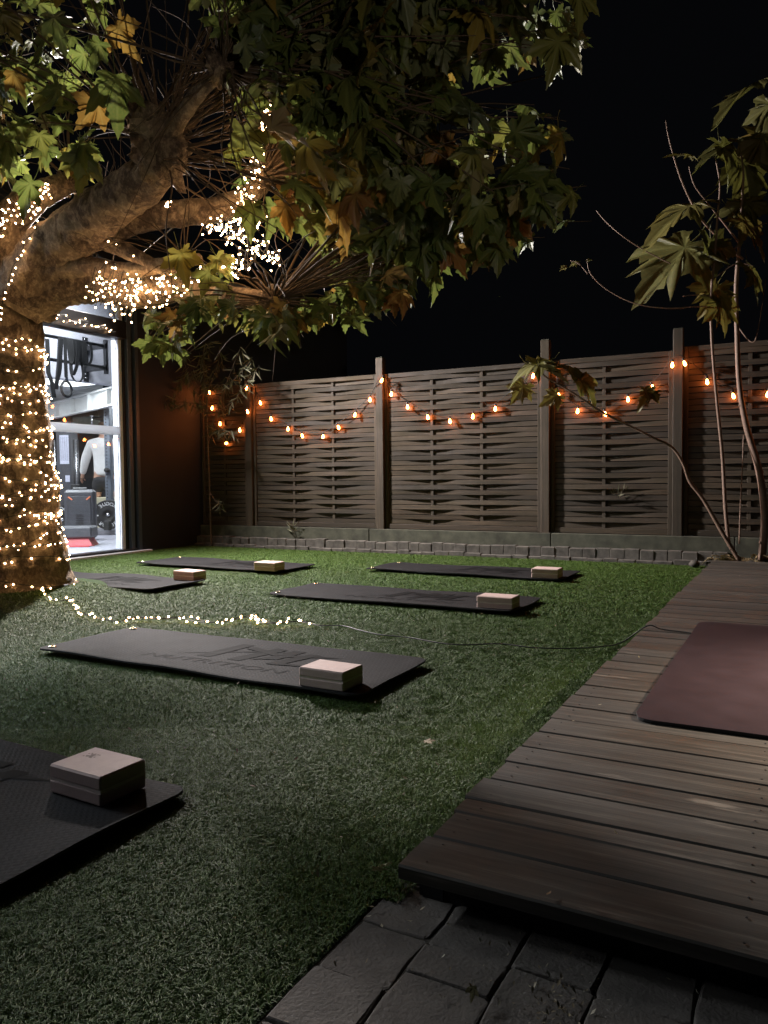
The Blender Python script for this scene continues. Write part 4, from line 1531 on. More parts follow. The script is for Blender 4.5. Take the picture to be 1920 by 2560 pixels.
# shoots aimed through the right-hand crown
near_heads = {k: HEADS[k][0] for k in ('big', 'k2', 'k3', 'k5')}
cnt = 0
tries = 0
while cnt < 250 and tries < 6000:
    tries += 1
    x, y = rl.uniform(270, 1300), rl.uniform(-120, 800)
    if not inpoly(x, y, CR): continue
    dmin, dmax = 3.6, 6.0
    if y > 520: dmin = 4.3
    p = DP(x, y, rl.uniform(dmin, dmax))
    if radial(p) > 4.5 or p.z < 1.6 or p.z > 4.6: continue
    hs = sorted(near_heads.values(), key=lambda h: (h - p).length * rl.uniform(.8, 1.2))
    hd = hs[0]
    L = (hd - p).length
    if L < .35: continue
    grow(hd, p, int((6 + L * 4.5) * (1 if y < 500 else .62)), r0=.006 + L * .0022, start=.22 if L < 1 else .35, size=(.12, .24) if y < 560 else (.11, .19))
    cnt += 1
# big shock of bare shoots out of the main head, sparse leaves
for k in range(95):
    h = HEADS['big'][0]
    th = rl.uniform(-1.0, 2.6)
    d = RT * math.cos(th) + UP * math.sin(th) + FW * rl.uniform(-.5, .8)
    d = (d + UP * .35).normalized()
    L = rl.uniform(.6, 1.7)
    grow(h + d * .05 + Vector((rl.gauss(0, .06), rl.gauss(0, .06), rl.gauss(0, .06))), h + d * L + Vector((rl.gauss(0, .18), rl.gauss(0, .18), rl.gauss(0, .12))), rl.randrange(1, 4), r0=rl.uniform(.004, .010), start=.7, sag=rl.uniform(-.12, .12))
for k in range(34):
    h = HEADS['k5'][0]
    d = (RT * rl.gauss(0, .8) + UP * rl.gauss(.3, .7) + FW * rl.gauss(0, .5)).normalized()
    grow(h, h + d * rl.uniform(.4, 1.2), rl.randrange(1, 5), r0=.006, start=.6)
for k in range(30):
    h = LQ['upper'][0][rl.randrange(18, 34)]
    d = (UP * 1.0 + RT * rl.gauss(0, .35) + FW * rl.gauss(0, .3)).normalized()
    grow(h, h + d * rl.uniform(.25, .7), rl.randrange(0, 2), r0=.004, start=.7)
for k in range(13):
    h = HEADS['k2'][0]
    d = (RT * rl.gauss(.4, .7) + UP * rl.gauss(.1, .7) + FW * rl.gauss(0, .5)).normalized()
    grow(h, h + d * rl.uniform(.3, .9), rl.randrange(1, 4), r0=.005, start=.6, size=(.1, .17))
# leaves over the limbs at the left
for k in range(70):
    hk = rl.choice(['big', 'kl', 'up', 'outl'])
    h = HEADS[hk][0]
    x, y = rl.uniform(-60, 300), rl.uniform(-80, 390)
    p = DP(x, y, rl.uniform(4.2, 6.4))
    if not allowed(p): continue
    grow(h, p, rl.randrange(5, 9), r0=.007, start=.45, size=(.13, .21))
# leaves between the limbs, near the window head
for x, y, d_ in ((120, 400, 5.2), (215, 380, 4.9), (150, 440, 5.3), (380, 410, 4.8), (450, 330, 4.7), (400, 330, 4.6), (540, 440, 4.8), (500, 520, 4.9), (215, 540, 5.3), (180, 545, 5.6), (330, 600, 5.1), (290, 610, 5.2), (460, 545, 5.0), (420, 590, 5.0), (500, 600, 5.0), (350, 560, 5.1), (300, 700, 5.15), (340, 745, 5.1), (320, 730, 5.3), (365, 760, 5.2), (330, 770, 5.1), (300, 745, 5.2), (375, 700, 5.0), (430, 665, 5.1), (400, 690, 5.2)):
    h = HEADS['km'][0] if y < 640 else HEADS['k2'][0]
    p = DP(x, y, d_)
    L = 4
    grow(h, p, 7, r0=.005, start=.45, size=(.12, .19), sag=.08)
# crown out of the picture (above, left and behind)
for k in range(90):
    hk = rl.choice(['rear', 'outl', 'up', 'big', 'k5'])
    h = HEADS[hk][0]
    a = rl.uniform(0, 2 * math.pi); r_ = rl.uniform(.8, 3.4)
    p = AXIS + Vector((math.cos(a) * r_, math.sin(a) * r_, rl.uniform(3.0, 5.2)))
    if (p - h).length > 2.6: continue
    q = proj(p)
    if q and 0 < q[0] < 1920 and 0 < q[1] < 2560 and not allowed(p): continue
    grow(h, p, 9, r0=.009, start=.35, size=(.15, .22))

# a few leaves placed as in the photo
def pleaf(x, y, d_, size, ang, rn, gi=None, face=.8, up=None):
    """leaf seen at display pixel; ang = direction of its tip in the picture (degrees, 0 right, 90 up)"""
    dirn = (RT * math.cos(math.radians(ang)) + UP * math.sin(math.radians(ang)) - FW * .15).normalized()
    n = (-FW * face + UP * rl.uniform(-.3, .5) + RT * rl.uniform(-.4, .4)).normalized()
    X = dirn.cross(n).normalized(); Z = X.cross(dirn)
    M = Matrix.Translation(DP(x, y, d_)) @ Matrix((X, dirn, Z)).transposed().to_4x4() @ Matrix.Scale(size * .82, 4) @ Matrix.Translation((0, -.5, 0))
    leaves.append((M, size * 3, rl.randrange(14) if gi is None else gi, rn))


for a in ((395, 575, 4.75, .25, -75, .86), (270, 85, 4.4, .26, -60, .95), (175, 370, 4.6, .27, -110, .78), (50, 420, 4.9, .26, -120, .3), (255, 205, 4.3, .30, -80, .2), (190, 245, 4.4, .24, -130, .96),
          (750, 500, 4.6, .24, -95, .965), (985, 555, 4.5, .22, -60, .98), (720, 275, 4.4, .25, -80, .9), (745, 320, 4.4, .2, -70, .86), (540, 475, 4.7, .25, -100, .5), (620, 470, 4.8, .24, -80, .97),
          (445, 610, 4.9, .2, -100, .75), (480, 575, 5.0, .2, -60, .8), (1150, 290, 4.0, .26, -10, .3), (985, 215, 3.9, .24, 80, .45), (1200, 125, 3.7, .26, -100, .7), (1250, 20, 3.6, .22, -90, .72),
          (1060, 480, 4.3, .26, -50, .3), (870, 600, 4.9, .22, -80, .2), (815, 620, 4.9, .22, -100, .3), (680, 300, 4.3, .24, -100, .1), (860, 420, 4.3, .25, -60, .3), (940, 400, 4.2, .26, -90, .4),
          (350, 760, 5.1, .22, -80, .25), (335, 700, 5.15, .2, -70, .2), (320, 760, 5.2, .2, -110, .35), (385, 770, 5.2, .16, -60, .3), (510, 340, 4.7, .2, -88, .7), (130, 225, 4.7, .2, 160, .1), (90, 190, 4.5, .24, 175, .74),
          (790, 90, 4.0, .24, -70, .3), (880, 70, 4.0, .25, -90, .4), (620, 120, 4.1, .25, -80, .2), (560, 60, 4.0, .25, -60, .1), (700, 170, 4.1, .25, -100, .3), (1080, 640, 9, .01, 0, 0)):
    pleaf(*a)

# size on the picture decides which leaves are parts of their own
def shown(l):
    q = proj(l[0] @ Vector((0, .5, 0)))
    if q is None: return 0
    if not (-20 < q[0] < 1940 and -20 < q[1] < 2580): return 0
    return l[1] / q[2]


leaves.sort(key=shown, reverse=True)
print('leaves', len(leaves), 'shoots', len(shoots))
off = wloc(tree)
SING, REST = leaves[:298], leaves[298:]
for M, sz, gi, rn in SING:
    o = bpy.data.objects.new('leaf', PMESH[gi])
    o.parent = tree
    o.matrix_basis = Matrix.Translation(-off) @ M
    o.color = (rn, rn, rn, 1)
    COL.objects.link(o)
me = mass_mesh('foliage', PGEO, [(gi, Matrix.Translation(-off) @ M, rn) for M, sz, gi, rn in REST], M_leafa)
tag(link('foliage', me, tree), kind='stuff')


def shoot_vis(s_):
    q = proj(s_[0][len(s_[0]) // 2])
    return 0 if q is None or not (-100 < q[0] < 2020 and -100 < q[1] < 2660) else s_[1][0] / q[2]


shoots.sort(key=shoot_vis, reverse=True)
for Q, RR in shoots[:280]:
    mb = MB(); mb.tube(Q, RR, 5, cap=False); mb.build('shoot', M_twig, tree)
mb = MB()
for Q, RR in shoots[280:]:
    mb.tube(Q, RR, 4, cap=False)
tag(mb.build('fine_shoots', M_twig, tree), kind='stuff')


# ================================================================== FAIRY LIGHTS
def bulb_mesh(r):
    m = MB()
    m.lathe([(r * .45, -r * 1.1), (r * .95, -r * .45), (r * .9, r * .5), (r * .35, r * 1.1)], (0, 0, 0), 6)
    return m


BR = 0.0054
FM = bulb_mesh(BR).mesh('bulb', M_fairy)
rf = random.Random(33)


def fairy(label, paths, spacing, group='strings of warm fairy lights', jit=.012, drop=.012, start=None, cap=300, wr=.0028):
    """paths: lists of points; a thin wire with small bulbs along it"""
    base = paths[0][0]
    t = empty('fairy_light_string', base, label, 'fairy lights', group)
    mb = MB()
    n = 0
    pos = []
    for P in paths:
        mb.tube(P, wr, 4, cap=False, smooth=False)
        acc = rf.uniform(0, spacing)
        for a, b_ in zip(P[:-1], P[1:]):
            L = (b_ - a).length
            while acc < L:
                pos.append(a.lerp(b_, acc / L)); acc += spacing * rf.uniform(.75, 1.25)
            acc -= L
    mb.build('wire', M_cable, t)
    rf.shuffle(pos)
    offv = wloc(t)
    for p in pos[:cap]:
        q = p + Vector((rf.gauss(0, jit), rf.gauss(0, jit), rf.gauss(0, jit) - drop))
        o = link('bulb', FM, t, q - offv, (rf.uniform(-1.2, 1.2), rf.uniform(-1.2, 1.2), 0))
    print(label, len(pos))
    return t


def trunk_r(z):
    for k in range(len(TP) - 1):
        a, b_ = TP[k].z, TP[k + 1].z
        if a <= z <= b_:
            f = (z - a) / (b_ - a)
            return TP[k].lerp(TP[k + 1], f), TR[k] + (TR[k + 1] - TR[k]) * f
    return TP[-1], TR[-1]


TOCAM = math.atan2(CAM.y - TREE.y, CAM.x - TREE.x)


def on_trunk(z, a, lift=.012):
    c, r = trunk_r(z)
    p = Vector((c.x + r * math.cos(a), c.y + r * math.sin(a), z))
    s_ = 1 + .10 * noise.noise(p * 3.2 + Vector((1, 0, 0))) + .05 * noise.noise(p * 3.2 * 3.1 + Vector((1, 5, 0)))
    return Vector((c.x + (r * s_ + lift) * math.cos(a), c.y + (r * s_ + lift) * math.sin(a), z))


def wraps(z0, z1, turns, slope, seed):
    """a wire laid round the visible half of the trunk and back"""
    rr = random.Random(seed)
    P = []
    z = z0
    dz = (z1 - z0) / turns
    span = 1.95
    dirn = 1
    for t_ in range(turns):
        zz = z + rr.uniform(-.04, .04)
        sl = slope * rr.uniform(-1.2, 2.6)
        wav = rr.uniform(0, 6)
        for k in range(15):
            f = k / 14
            a = TOCAM + dirn * (-span + 2 * span * f)
            P.append(on_trunk(max(.03, zz + dz * f + sl * (f - .5) + .045 * math.sin(wav + 5 * f) + rr.gauss(0, .012)), a))
        z += dz
        dirn = -dirn
    return P


fairy('fairy light wire wound round the lower half of the plane tree trunk', [wraps(.36, 1.02, 12, .10, 1)], .052)
fairy('fairy light wire criss-crossing the middle of the plane tree trunk', [wraps(.95, 1.62, 11, -.16, 2)], .056)
fairy('short loops of fairy lights round the trunk just below the fork', [wraps(1.72, 1.93, 4, .03, 3)], .062)
fairy('scattered fairy lights at the very foot of the trunk', [wraps(.06, .24, 3, .06, 4)], .085)


def wander(line, amp, passes, seed, n=10, depthjit=.06):
    """a wire zigzagging back and forth along a display-pixel line of (x, y, depth, halfwidth)"""
    rr = random.Random(seed)
    out = []
    for p_ in range(passes):
        seq = line if p_ % 2 == 0 else line[::-1]
        for (x0, y0, d0, w0), (x1, y1, d1, w1) in zip(seq[:-1], seq[1:]):
            L = math.hypot(x1 - x0, y1 - y0)
            nx_, ny_ = -(y1 - y0) / L, (x1 - x0) / L
            for k in range(n):
                f = k / n
                w = (w0 + (w1 - w0) * f) * rr.uniform(-1, 1) * amp
                out.append(DP(x0 + (x1 - x0) * f + nx_ * w, y0 + (y1 - y0) * f + ny_ * w, d0 + (d1 - d0) * f + rr.gauss(0, depthjit)))
    return out


fairy('cluster of fairy lights draped over the left limb at the edge of the photo', [wander([(-20, 510, 5.6, 14), (30, 450, 5.55, 32), (70, 435, 5.55, 28), (112, 396, 5.6, 8)], 1, 3, 5, 5)], .062)
fairy('thin strand of fairy lights hanging down in front of the fork of the trunk', [[DP(78, 440, 5.5), DP(80, 470, 5.5), DP(76, 498, 5.5), DP(52, 520, 5.52), DP(48, 545, 5.52), DP(28, 575, 5.53), DP(18, 610, 5.53), DP(8, 640, 5.53), DP(0, 680, 5.53), DP(-6, 720, 5.53)]], .045, jit=.006)
fairy('dense fairy lights wound along the lowest limb above the window', [wander([(195, 605, 5.5, 40), (250, 625, 5.42, 66), (300, 645, 5.40, 52), (350, 615, 5.3, 30), (425, 595, 5.2, 20)], 1, 4, 6, 6)], .085, jit=.025)
fairy('strand of fairy lights lying along the black lintel of the gym doors', [[onX((104 + k * 12) * 1.1573, (676 + k * 3.2 + 7 * math.sin(k * 1.7)) * 1.1573, HX + .09) for k in range(13)], [onX((250 - k * 12) * 1.1573, (716 - k * 2.6 + 6 * math.sin(k * 2.3)) * 1.1573, HX + .09) for k in range(12)]], .10, drop=.0)
fairy('column of fairy lights climbing through the leaves to the right of the main limb', [wander([(602, 216, 4.9, 1), (578, 217, 4.9, 2), (575, 245, 4.9, 2), (568, 275, 4.9, 5), (567, 310, 4.9, 12), (552, 360, 4.95, 20), (530, 408, 5.0, 26), (545, 440, 5.0, 35)], 1, 2, 7, 5)], .055)
fairy('tangle of fairy lights hanging in the leaves at the middle of the crown', [wander([(440, 492, 5.05, 6), (490, 490, 5.05, 14), (535, 460, 5.0, 35), (540, 500, 5.0, 40), (530, 535, 5.0, 38), (590, 545, 5.0, 14), (602, 570, 5.0, 8)], 1.35, 3, 8, 5)], .075, jit=.02)
fairy('sparse fairy lights trailing between the two lower limbs', [wander([(360, 442, 5.2, 4), (372, 440, 5.2, 5)], 1, 2, 9, 4), wander([(420, 590, 5.2, 10), (470, 570, 5.1, 25), (520, 560, 5.05, 25), (505, 600, 5.05, 8)], 1, 2, 10, 6), wander([(225, 508, 5.4, 3), (280, 545, 5.4, 8), (305, 552, 5.4, 5)], 1, 1, 12, 4)], .065)
gl = []
for k, (x, y) in enumerate([(92, 1290), (100, 1296), (118, 1303), (150, 1302), (172, 1322), (195, 1330), (215, 1336), (240, 1342), (262, 1343), (290, 1336), (330, 1336), (350, 1339), (385, 1337), (420, 1344), (445, 1346), (475, 1345), (510, 1338), (545, 1334), (560, 1345), (600, 1347), (625, 1343), (655, 1344), (668, 1346)]):
    p = onZ(x * 1.1573, y * 1.1573, .02); gl.append(Vector((p.x, p.y, gh(p.x, p.y) + .022)))
gl2 = [p + Vector((.012 * math.sin(i * 1.9), .035 * math.cos(i * 1.3), .006)) for i, p in enumerate(gl[8:])]
fairy('fairy lights trailing from the foot of the trunk across the grass', [catmull(gl, None, 3), catmull(gl2, None, 3)], .072, jit=.007, drop=-.004)

# lead running on over the grass to the deck
cb_pts = [(668, 1346), (690, 1352), (740, 1353), (775, 1362), (820, 1372), (880, 1378), (950, 1390), (1000, 1394), (1080, 1392), (1150, 1400), (1230, 1402), (1300, 1398), (1345, 1388)]
P = []
for x, y in cb_pts:
    p = onZ(x * 1.1573, y * 1.1573, .015); P.append(Vector((p.x, p.y, .018)))
P += [Vector((.03, P[-1].y + .05, .10)), Vector((.10, P[-1].y + .04, DZ + .006)), Vector((.25, P[-1].y, DZ + .006)), Vector((.36, P[-1].y - .06, DZ + .006))]
mb = MB(); mb.tube(catmull(P, None, 6), .0032, 6)
tag(mb.build('power_lead', M_cable), 'thin dark green lead running over the grass from the lights to the deck', 'cable')

# ================================================================== FESTOON ON THE FENCE
FB = [(523, 983), (530, 1021), (550, 1060), (566, 1108), (599.5, 1076), (619, 1030), (617, 971), (651, 1008), (678, 1048), (720, 1073), (756, 1090.5), (807.5, 1092), (846.5, 1069.5), (887, 1038), (925, 1000), (954, 952), (978, 986), (1019, 1018), (1069.6, 1044), (1125, 1054), (1182, 1042), (1238, 1023), (1332.5, 941),
      (1385, 920.5), (1397, 988), (1444, 1028.7), (1514, 1036), (1570, 999.5), (1632.5, 969), (1680.7, 913.6), (1712, 909.6), (1768, 955.8), (1833.8, 991), (1918.8, 987), (1990, 1010), (2080, 985)]


def onfence(x, y, o=.075):
    d = ray(x, y)
    # plane y = 6.51 + .026 (x + 5.48) - o
    k = 6.51 + .026 * 5.48 - o
    s_ = (k + .026 * CAM.x - CAM.y) / (d.y - .026 * d.x)
    return CAM + d * s_


fb = [onfence(x, y, .11 if (abs(x - 954) < 3 or 1675 < x < 1715 or abs(x - 617) < 3) else .047) for x, y in FB]
t = empty('festoon_string', fb[0], 'string of amber filament bulbs swagged along the woven fence', 'string lights')
ends = [p + Vector((0, .012, .062)) for p in fb]
attach = []
for i, p in enumerate(ends):
    attach.append(p)
mb = MB(); mb.tube(catmull(attach, None, 5), .004, 5, cap=False); mb.build('cable', M_cable, t)
gb = MB(); gb.lathe([(.005, .030), (.008, .026), (.009, .018), (.0125, .008), (.0145, -.002), (.0135, -.011), (.009, -.018), (.003, -.022)], (0, 0, 0), 12)
GBM = gb.mesh('glowing_bulb', M_fest)
gs = MB(); gs.lathe([(.008, .058), (.012, .056), (.0135, .034), (.012, .030)], (0, 0, 0), 10)
GSM = gs.mesh('socket', M_socket)
offv = wloc(t)
for i, p in enumerate(fb):
    rx_ = rf.uniform(-.25, .25), rf.uniform(-.35, .35), 0
    if i == 3: rx_ = (0, 1.4, 0)
    s_ = link('socket', GSM, t, p - offv, rx_)
    link('glowing_bulb', GBM, s_, (0, 0, 0))
# small black box by the shrub
p = onfence(572, 1100, .06)
mb = MB(); mb.box(p.x - .055, p.x + .055, p.y - .02, p.y + .03, p.z - .02, p.z + .08, None, .006)
tag(mb.build('junction_box', M_blackm), 'small black box fixed on the fence beside the lowest bulb in the shrub', 'box')

# ================================================================== MATS AND BLOCKS
def wavy_mat(name, x0, x1, y0, y1, z, th, mat, label, cat, seed, curl=0.0, round_=.05, group=None, amp=.004, top=None):
    t = empty(name, ((x0 + x1) / 2, (y0 + y1) / 2, z), label, cat, group)
    nx_, ny_ = 44, 16
    def pt(u, v):
        # superellipse-like rounded corners
        x = x0 + (x1 - x0) * u; y = y0 + (y1 - y0) * v
        dx = min(x - x0, x1 - x); dy = min(y - y0, y1 - y)
        r = round_
        if dx < r and dy < r:
            ex, ey = r - dx, r - dy
            m_ = max(ex, ey); L = math.hypot(ex, ey)
            if L > 1e-6:
                k = m_ / L
                ex, ey = ex * k, ey * k
                x = (x0 + r - ex) if x - x0 < x1 - x else (x1 - r + ex)
                y = (y0 + r - ey) if y - y0 < y1 - y else (y1 - r + ey)
        return x, y
    def zz(x, y):
        e = min(min(x - x0, x1 - x), min(y - y0, y1 - y) * 1.2)
        edge = math.exp(-max(e, 0) / .10)
        w = amp * (noise.noise(Vector((x * 2.2 + seed, y * 3.0, seed))) + .6) * (.35 + edge)
        return max(w, 0) + curl * math.exp(-max(x1 - x, 0) / .06) * .5
    us = [.5 - .5 * math.cos(math.pi * (i / nx_)) * (1) for i in range(nx_ + 1)]
    us = [(.55 * (i / nx_) + .45 * u) for i, u in enumerate(us)]
    vs_ = [.5 - .5 * math.cos(math.pi * j / ny_) for j in range(ny_ + 1)]
    top_, bot = [], []
    for v in vs_:
        for u in us:
            x, y = pt(u, v)
            h = zz(x, y)
            edge = u in (us[0], us[-1]) or v in (vs_[0], vs_[-1])
            top_.append((x, y, z + th + h - (.0025 if edge else 0))); bot.append((x, y, z + h * .9))
    n1 = nx_ + 1
    fs = [(j * n1 + i, j * n1 + i + 1, (j + 1) * n1 + i + 1, (j + 1) * n1 + i) for j in range(ny_) for i in range(nx_)]
    b = MB(); b.add(top_, fs, True); b.build('mat_top', mat, t)
    ring = [i for i in range(n1)] + [(j + 1) * n1 - 1 for j in range(1, ny_ + 1)] + [ny_ * n1 + i for i in range(nx_ - 1, -1, -1)] + [j * n1 for j in range(ny_ - 1, 0, -1)]
    m = MB()
    vv = [top_[i] for i in ring] + [bot[i] for i in ring]
    k = len(ring)
    m.add(vv, [(i, k + i, k + (i + 1) % k, (i + 1) % k) for i in range(k)], False)
    m.add(bot, [f[::-1] for f in fs], True)
    m.build('mat_edge', M_matunder, t)
    return t, zz


LT_V, LT_F = text_faces('NUTRITION', 0.105)
wt = max(v.x for v in LT_V) - min(v.x for v in LT_V)
mlabels = ['black exercise mat cut off by the left edge, nearest the camera, block near its corner',
           'black exercise mat with two brass eyelets and faded lettering in front of the ground lights',
           'black exercise mat farthest back on the left, close to the gym doors',
           'black exercise mat with curled edge just right of the tree trunk foot',
           'black exercise mat in the middle of the lawn, behind the trailing ground lights',
           'black exercise mat farthest back on the right, near the cobble edging']
# strokes of the brushed logo in mat units (x along, y across)
LOGO = [[(-.33, -.11), (.04, .06), (.22, .095), (.02, .035), (-.12, -.03)],
        [(-.12, .13), (-.05, .13), (-.10, -.10), (-.18, -.10)], [(.00, -.10), (.07, -.10), (.16, .12), (.09, .13)],
        [(.10, -.07), (.27, .05), (.48, .10), (.30, .085), (.16, .02)], [(.19, .12), (.26, .125), (.22, -.02), (.15, -.04)],
        [(.30, .10), (.36, .105), (.28, -.09), (.21, -.09)], [(.22, -.09), (.40, -.075), (.42, -.055), (.24, -.06)], [(-.05, .07), (.16, .02), (.22, .04), (-.02, .105)]]
for i, (x0, x1, y0, y1) in enumerate(MATS):
    z = 0.014
    t, zz = wavy_mat('exercise_mat', x0, x1, y0, y1, z, .010, M_mat, mlabels[i], 'exercise mat', 3.3 * i + 1, curl=.02 if i in (3,) else .004, group='black exercise mats laid out on the artificial grass', amp=.009 if i != 3 else .014)
    def place(vs, lift=.0012):
        return [(x, y, z + .010 + zz(x, y) + lift) for x, y in vs]
    cx, cy = (x0 + x1) / 2 + .06, (y0 + y1) / 2
    b = MB()
    vv = [(cx + (v.x + v.y * .18) * .80 / wt, cy - .155 + v.y * .9) for v in LT_V]
    b.add(place(vv), LT_F); b.build('lettering', M_print, t)
    b = MB()
    for st in LOGO:
        # subdivide each stroke lightly so it follows the mat
        P = [(cx + .02 + a, cy + .045 + c * 1.2) for a, c in st]
        c0 = (sum(p[0] for p in P) / len(P), sum(p[1] for p in P) / len(P))
        pts = place([c0] + P, .0013 + .0002 * LOGO.index(st))
        b.add(pts, [(0, 1 + k, 1 + (k + 1) % len(P)) for k in range(len(P))])
    b.build('brushed_logo', M_print, t)
    for yy in (y0 + .055, y1 - .055):
        b = MB()
        c = Vector((x0 + .055, yy, z + .010 + zz(x0 + .055, yy) + .002))
        pr = []
        ring = [c + Vector((.0155 * math.cos(a), .0155 * math.sin(a), 0)) for a in np.linspace(0, 2 * math.pi, 21)]
        b.tube(ring, .0045, 6, cap=False); b.build('eyelet', M_brass, t)
        b = MB(); b.lathe([(.012, -.0012), (.012, -.0008)], c, 16); b.build('eyelet_hole', M_matunder, t)

BL = [(-1.04, -.84, 0.0, .15, 'pinkish beige foam block on the nearest mat at the left'), (-1.05, -.84, 1.165, 1.315, 'foam block on the mat with clear eyelets, in front of the ground lights'),
      (-3.66, -3.43, 4.21, 4.37, 'foam block on the far left mat near the gym doors'), (-3.85, -3.615, 3.385, 3.53, 'foam block on the curled mat right of the tree trunk'),
      (-1.095, -.86, 3.185, 3.335, 'foam block on the mat in the middle of the lawn'), (-1.235, -1.015, 4.74, 4.90, 'foam block on the farthest right mat near the cobbles')]
for i, (x0, x1, y0, y1, lab) in enumerate(BL):
    zb = .014 + .010 + .0035
    if i == 3: zb += .004
    hgt = .077
    t = empty('foam_block', ((x0 + x1) / 2, (y0 + y1) / 2, zb), lab, 'yoga block', 'beige foam blocks resting on the mats')
    zm = zb + hgt / 2
    M = Matrix.Translation(((x0 + x1) / 2, (y0 + y1) / 2, 0)) @ Matrix.Rotation((-.03, -.02, .04, -.05, .01, .03)[i], 4, 'Z')
    hx, hy = (x1 - x0) / 2, (y1 - y0) / 2
    b = MB(); b.box(-hx, hx, -hy, hy, zb, zm - .0015, M, .005); b.build('lower_half', M_foam, t)
    b = MB(); b.box(-hx, hx, -hy, hy, zm + .0015, zb + hgt, M, .005); b.build('upper_half', M_foam, t)
    b = MB(); b.box(-hx + .0022, hx - .0022, -hy + .0022, hy - .0022, zm - .006, zm + .006, M); b.build('seam', M_foamline, t)
    if i == 0:
        b = MB(); vs, fs = text_faces('YOGA', .02)
        b = MB()
        for k in range(7):
            for q in range(5):
                if rf.random() < .6:
                    b.box(-hx + .03 + k * .006, -hx + .034 + k * .006, hy * .1 + q * .006, hy * .1 + .004 + q * .006, zb + hgt + .0002, zb + hgt + .0006, M)
        b.build('faded_print', M_foamprint, t)

wavy_mat('purple_mat', .245, 2.3, 1.115, 2.91, DZ + .002, .012, M_purple, 'dark plum coloured mat lying on the wooden deck', 'exercise mat', 9.0, curl=0, round_=.06, amp=.0015)

# ================================================================== NARROW-LEAVED SHRUB IN THE CORNER
def narrow_geo(seed):
    rr = random.Random(seed)
    c = rr.uniform(-.35, .35); w = .055
    vs, ve = [], []
    n = 6
    for k in range(n + 1):
        t_ = k / n
        ww = w * math.sin(math.pi * min(1, t_ * .93 + .07)) ** .8
        z = c * t_ * t_
        vs += [(-ww, t_, z + ww * .4), (0, t_, z), (ww, t_, z + ww * .4)]; ve += [.1, 1, .1]
    fs = []
    for k in range(n):
        for j in range(2):
            fs.append((k * 3 + j, k * 3 + j + 1, (k + 1) * 3 + j + 1, (k + 1) * 3 + j))
    return vs, fs, ve


NGEO = [narrow_geo(k) for k in range(6)]
NMESH = [leaf_mesh('leaf', g, M_narrow) for g in NGEO]
rs = random.Random(8)
sb = onfence(455 * 1.1573, 1140 * 1.1573, .25)
sb.z = .02
shrub = empty('corner_shrub', sb, 'tall shrub with narrow willowy leaves in the corner by the house wall', 'shrub')


def fp(x, y, o):
    return onfence(x * 1.1573, y * 1.1573, o)


stems = [[sb, fp(452, 1040, .25), fp(448, 930, .25), fp(445, 830, .28), fp(430, 760, .3)],
         [fp(450, 960, .25), fp(470, 880, .3), fp(500, 800, .35), fp(520, 750, .35)], [fp(448, 900, .25), fp(420, 840, .35), fp(400, 790, .4), fp(395, 750, .42)],
         [fp(447, 880, .25), fp(410, 870, .4), fp(375, 870, .55), fp(350, 865, .62)], [fp(446, 850, .27), fp(470, 790, .3), fp(480, 735, .3)],
         [fp(446, 900, .25), fp(500, 870, .3), fp(530, 830, .32), fp(560, 790, .3)], [fp(445, 930, .25), fp(480, 930, .3), fp(510, 940, .3)], [fp(445, 850, .3), fp(440, 790, .3), fp(450, 740, .3)],
         [fp(452, 1060, .25), fp(468, 1085, .3), fp(485, 1090, .3)], [fp(447, 830, .28), fp(490, 830, .3), fp(525, 800, .33), fp(545, 770, .3)], [fp(430, 800, .3), fp(400, 815, .45), fp(370, 850, .5)]]
so = wloc(shrub)
items = []
for i, P in enumerate(stems):
    Q = catmull(P, None, 5)
    r0 = .011 if i == 0 else .005
    mb = MB(); mb.tube(Q, [r0 * (1 - .7 * k / (len(Q) - 1)) for k in range(len(Q))], 6, cap=False); mb.build('stem', M_bamboo, shrub)
    nl = 52 if i else 60
    if i == 8: nl = 12
    for k in range(nl):
        f = rs.uniform(.15, 1) if i not in (0,) else rs.uniform(.62, 1)
        if i == 8: f = rs.uniform(.7, 1)
        q = Q[min(int(f * (len(Q) - 1)), len(Q) - 2)]
        d = Vector((rs.gauss(0, .8), rs.gauss(0, .5), rs.gauss(-.7, .6))).normalized()
        x = d.cross(Vector((rs.gauss(0, 1), rs.gauss(0, 1), rs.gauss(0, 1)))).normalized()
        z = x.cross(d)
        s_ = rs.uniform(.10, .17)
        M = Matrix.Translation(q - so + Vector((rs.gauss(0, .02), rs.gauss(0, .02), rs.gauss(0, .02)))) @ Matrix((x, d, z)).transposed().to_4x4() @ Matrix.Scale(s_, 4)
        items.append((rs.randrange(6), M, rs.random()))
for gi, M, rn in items[:290]:
    o = bpy.data.objects.new('leaf', NMESH[gi]); o.parent = shrub; o.matrix_basis = M; COL.objects.link(o)
if len(items) > 290:
    me = mass_mesh('foliage', NGEO, items[290:], leafmat('narrow_leaf_mass', [(0.0, (0.018, 0.020, 0.012)), (1.0, (0.045, 0.038, 0.024))], True, .6, .04))
    tag(link('foliage', me, shrub), kind='stuff')


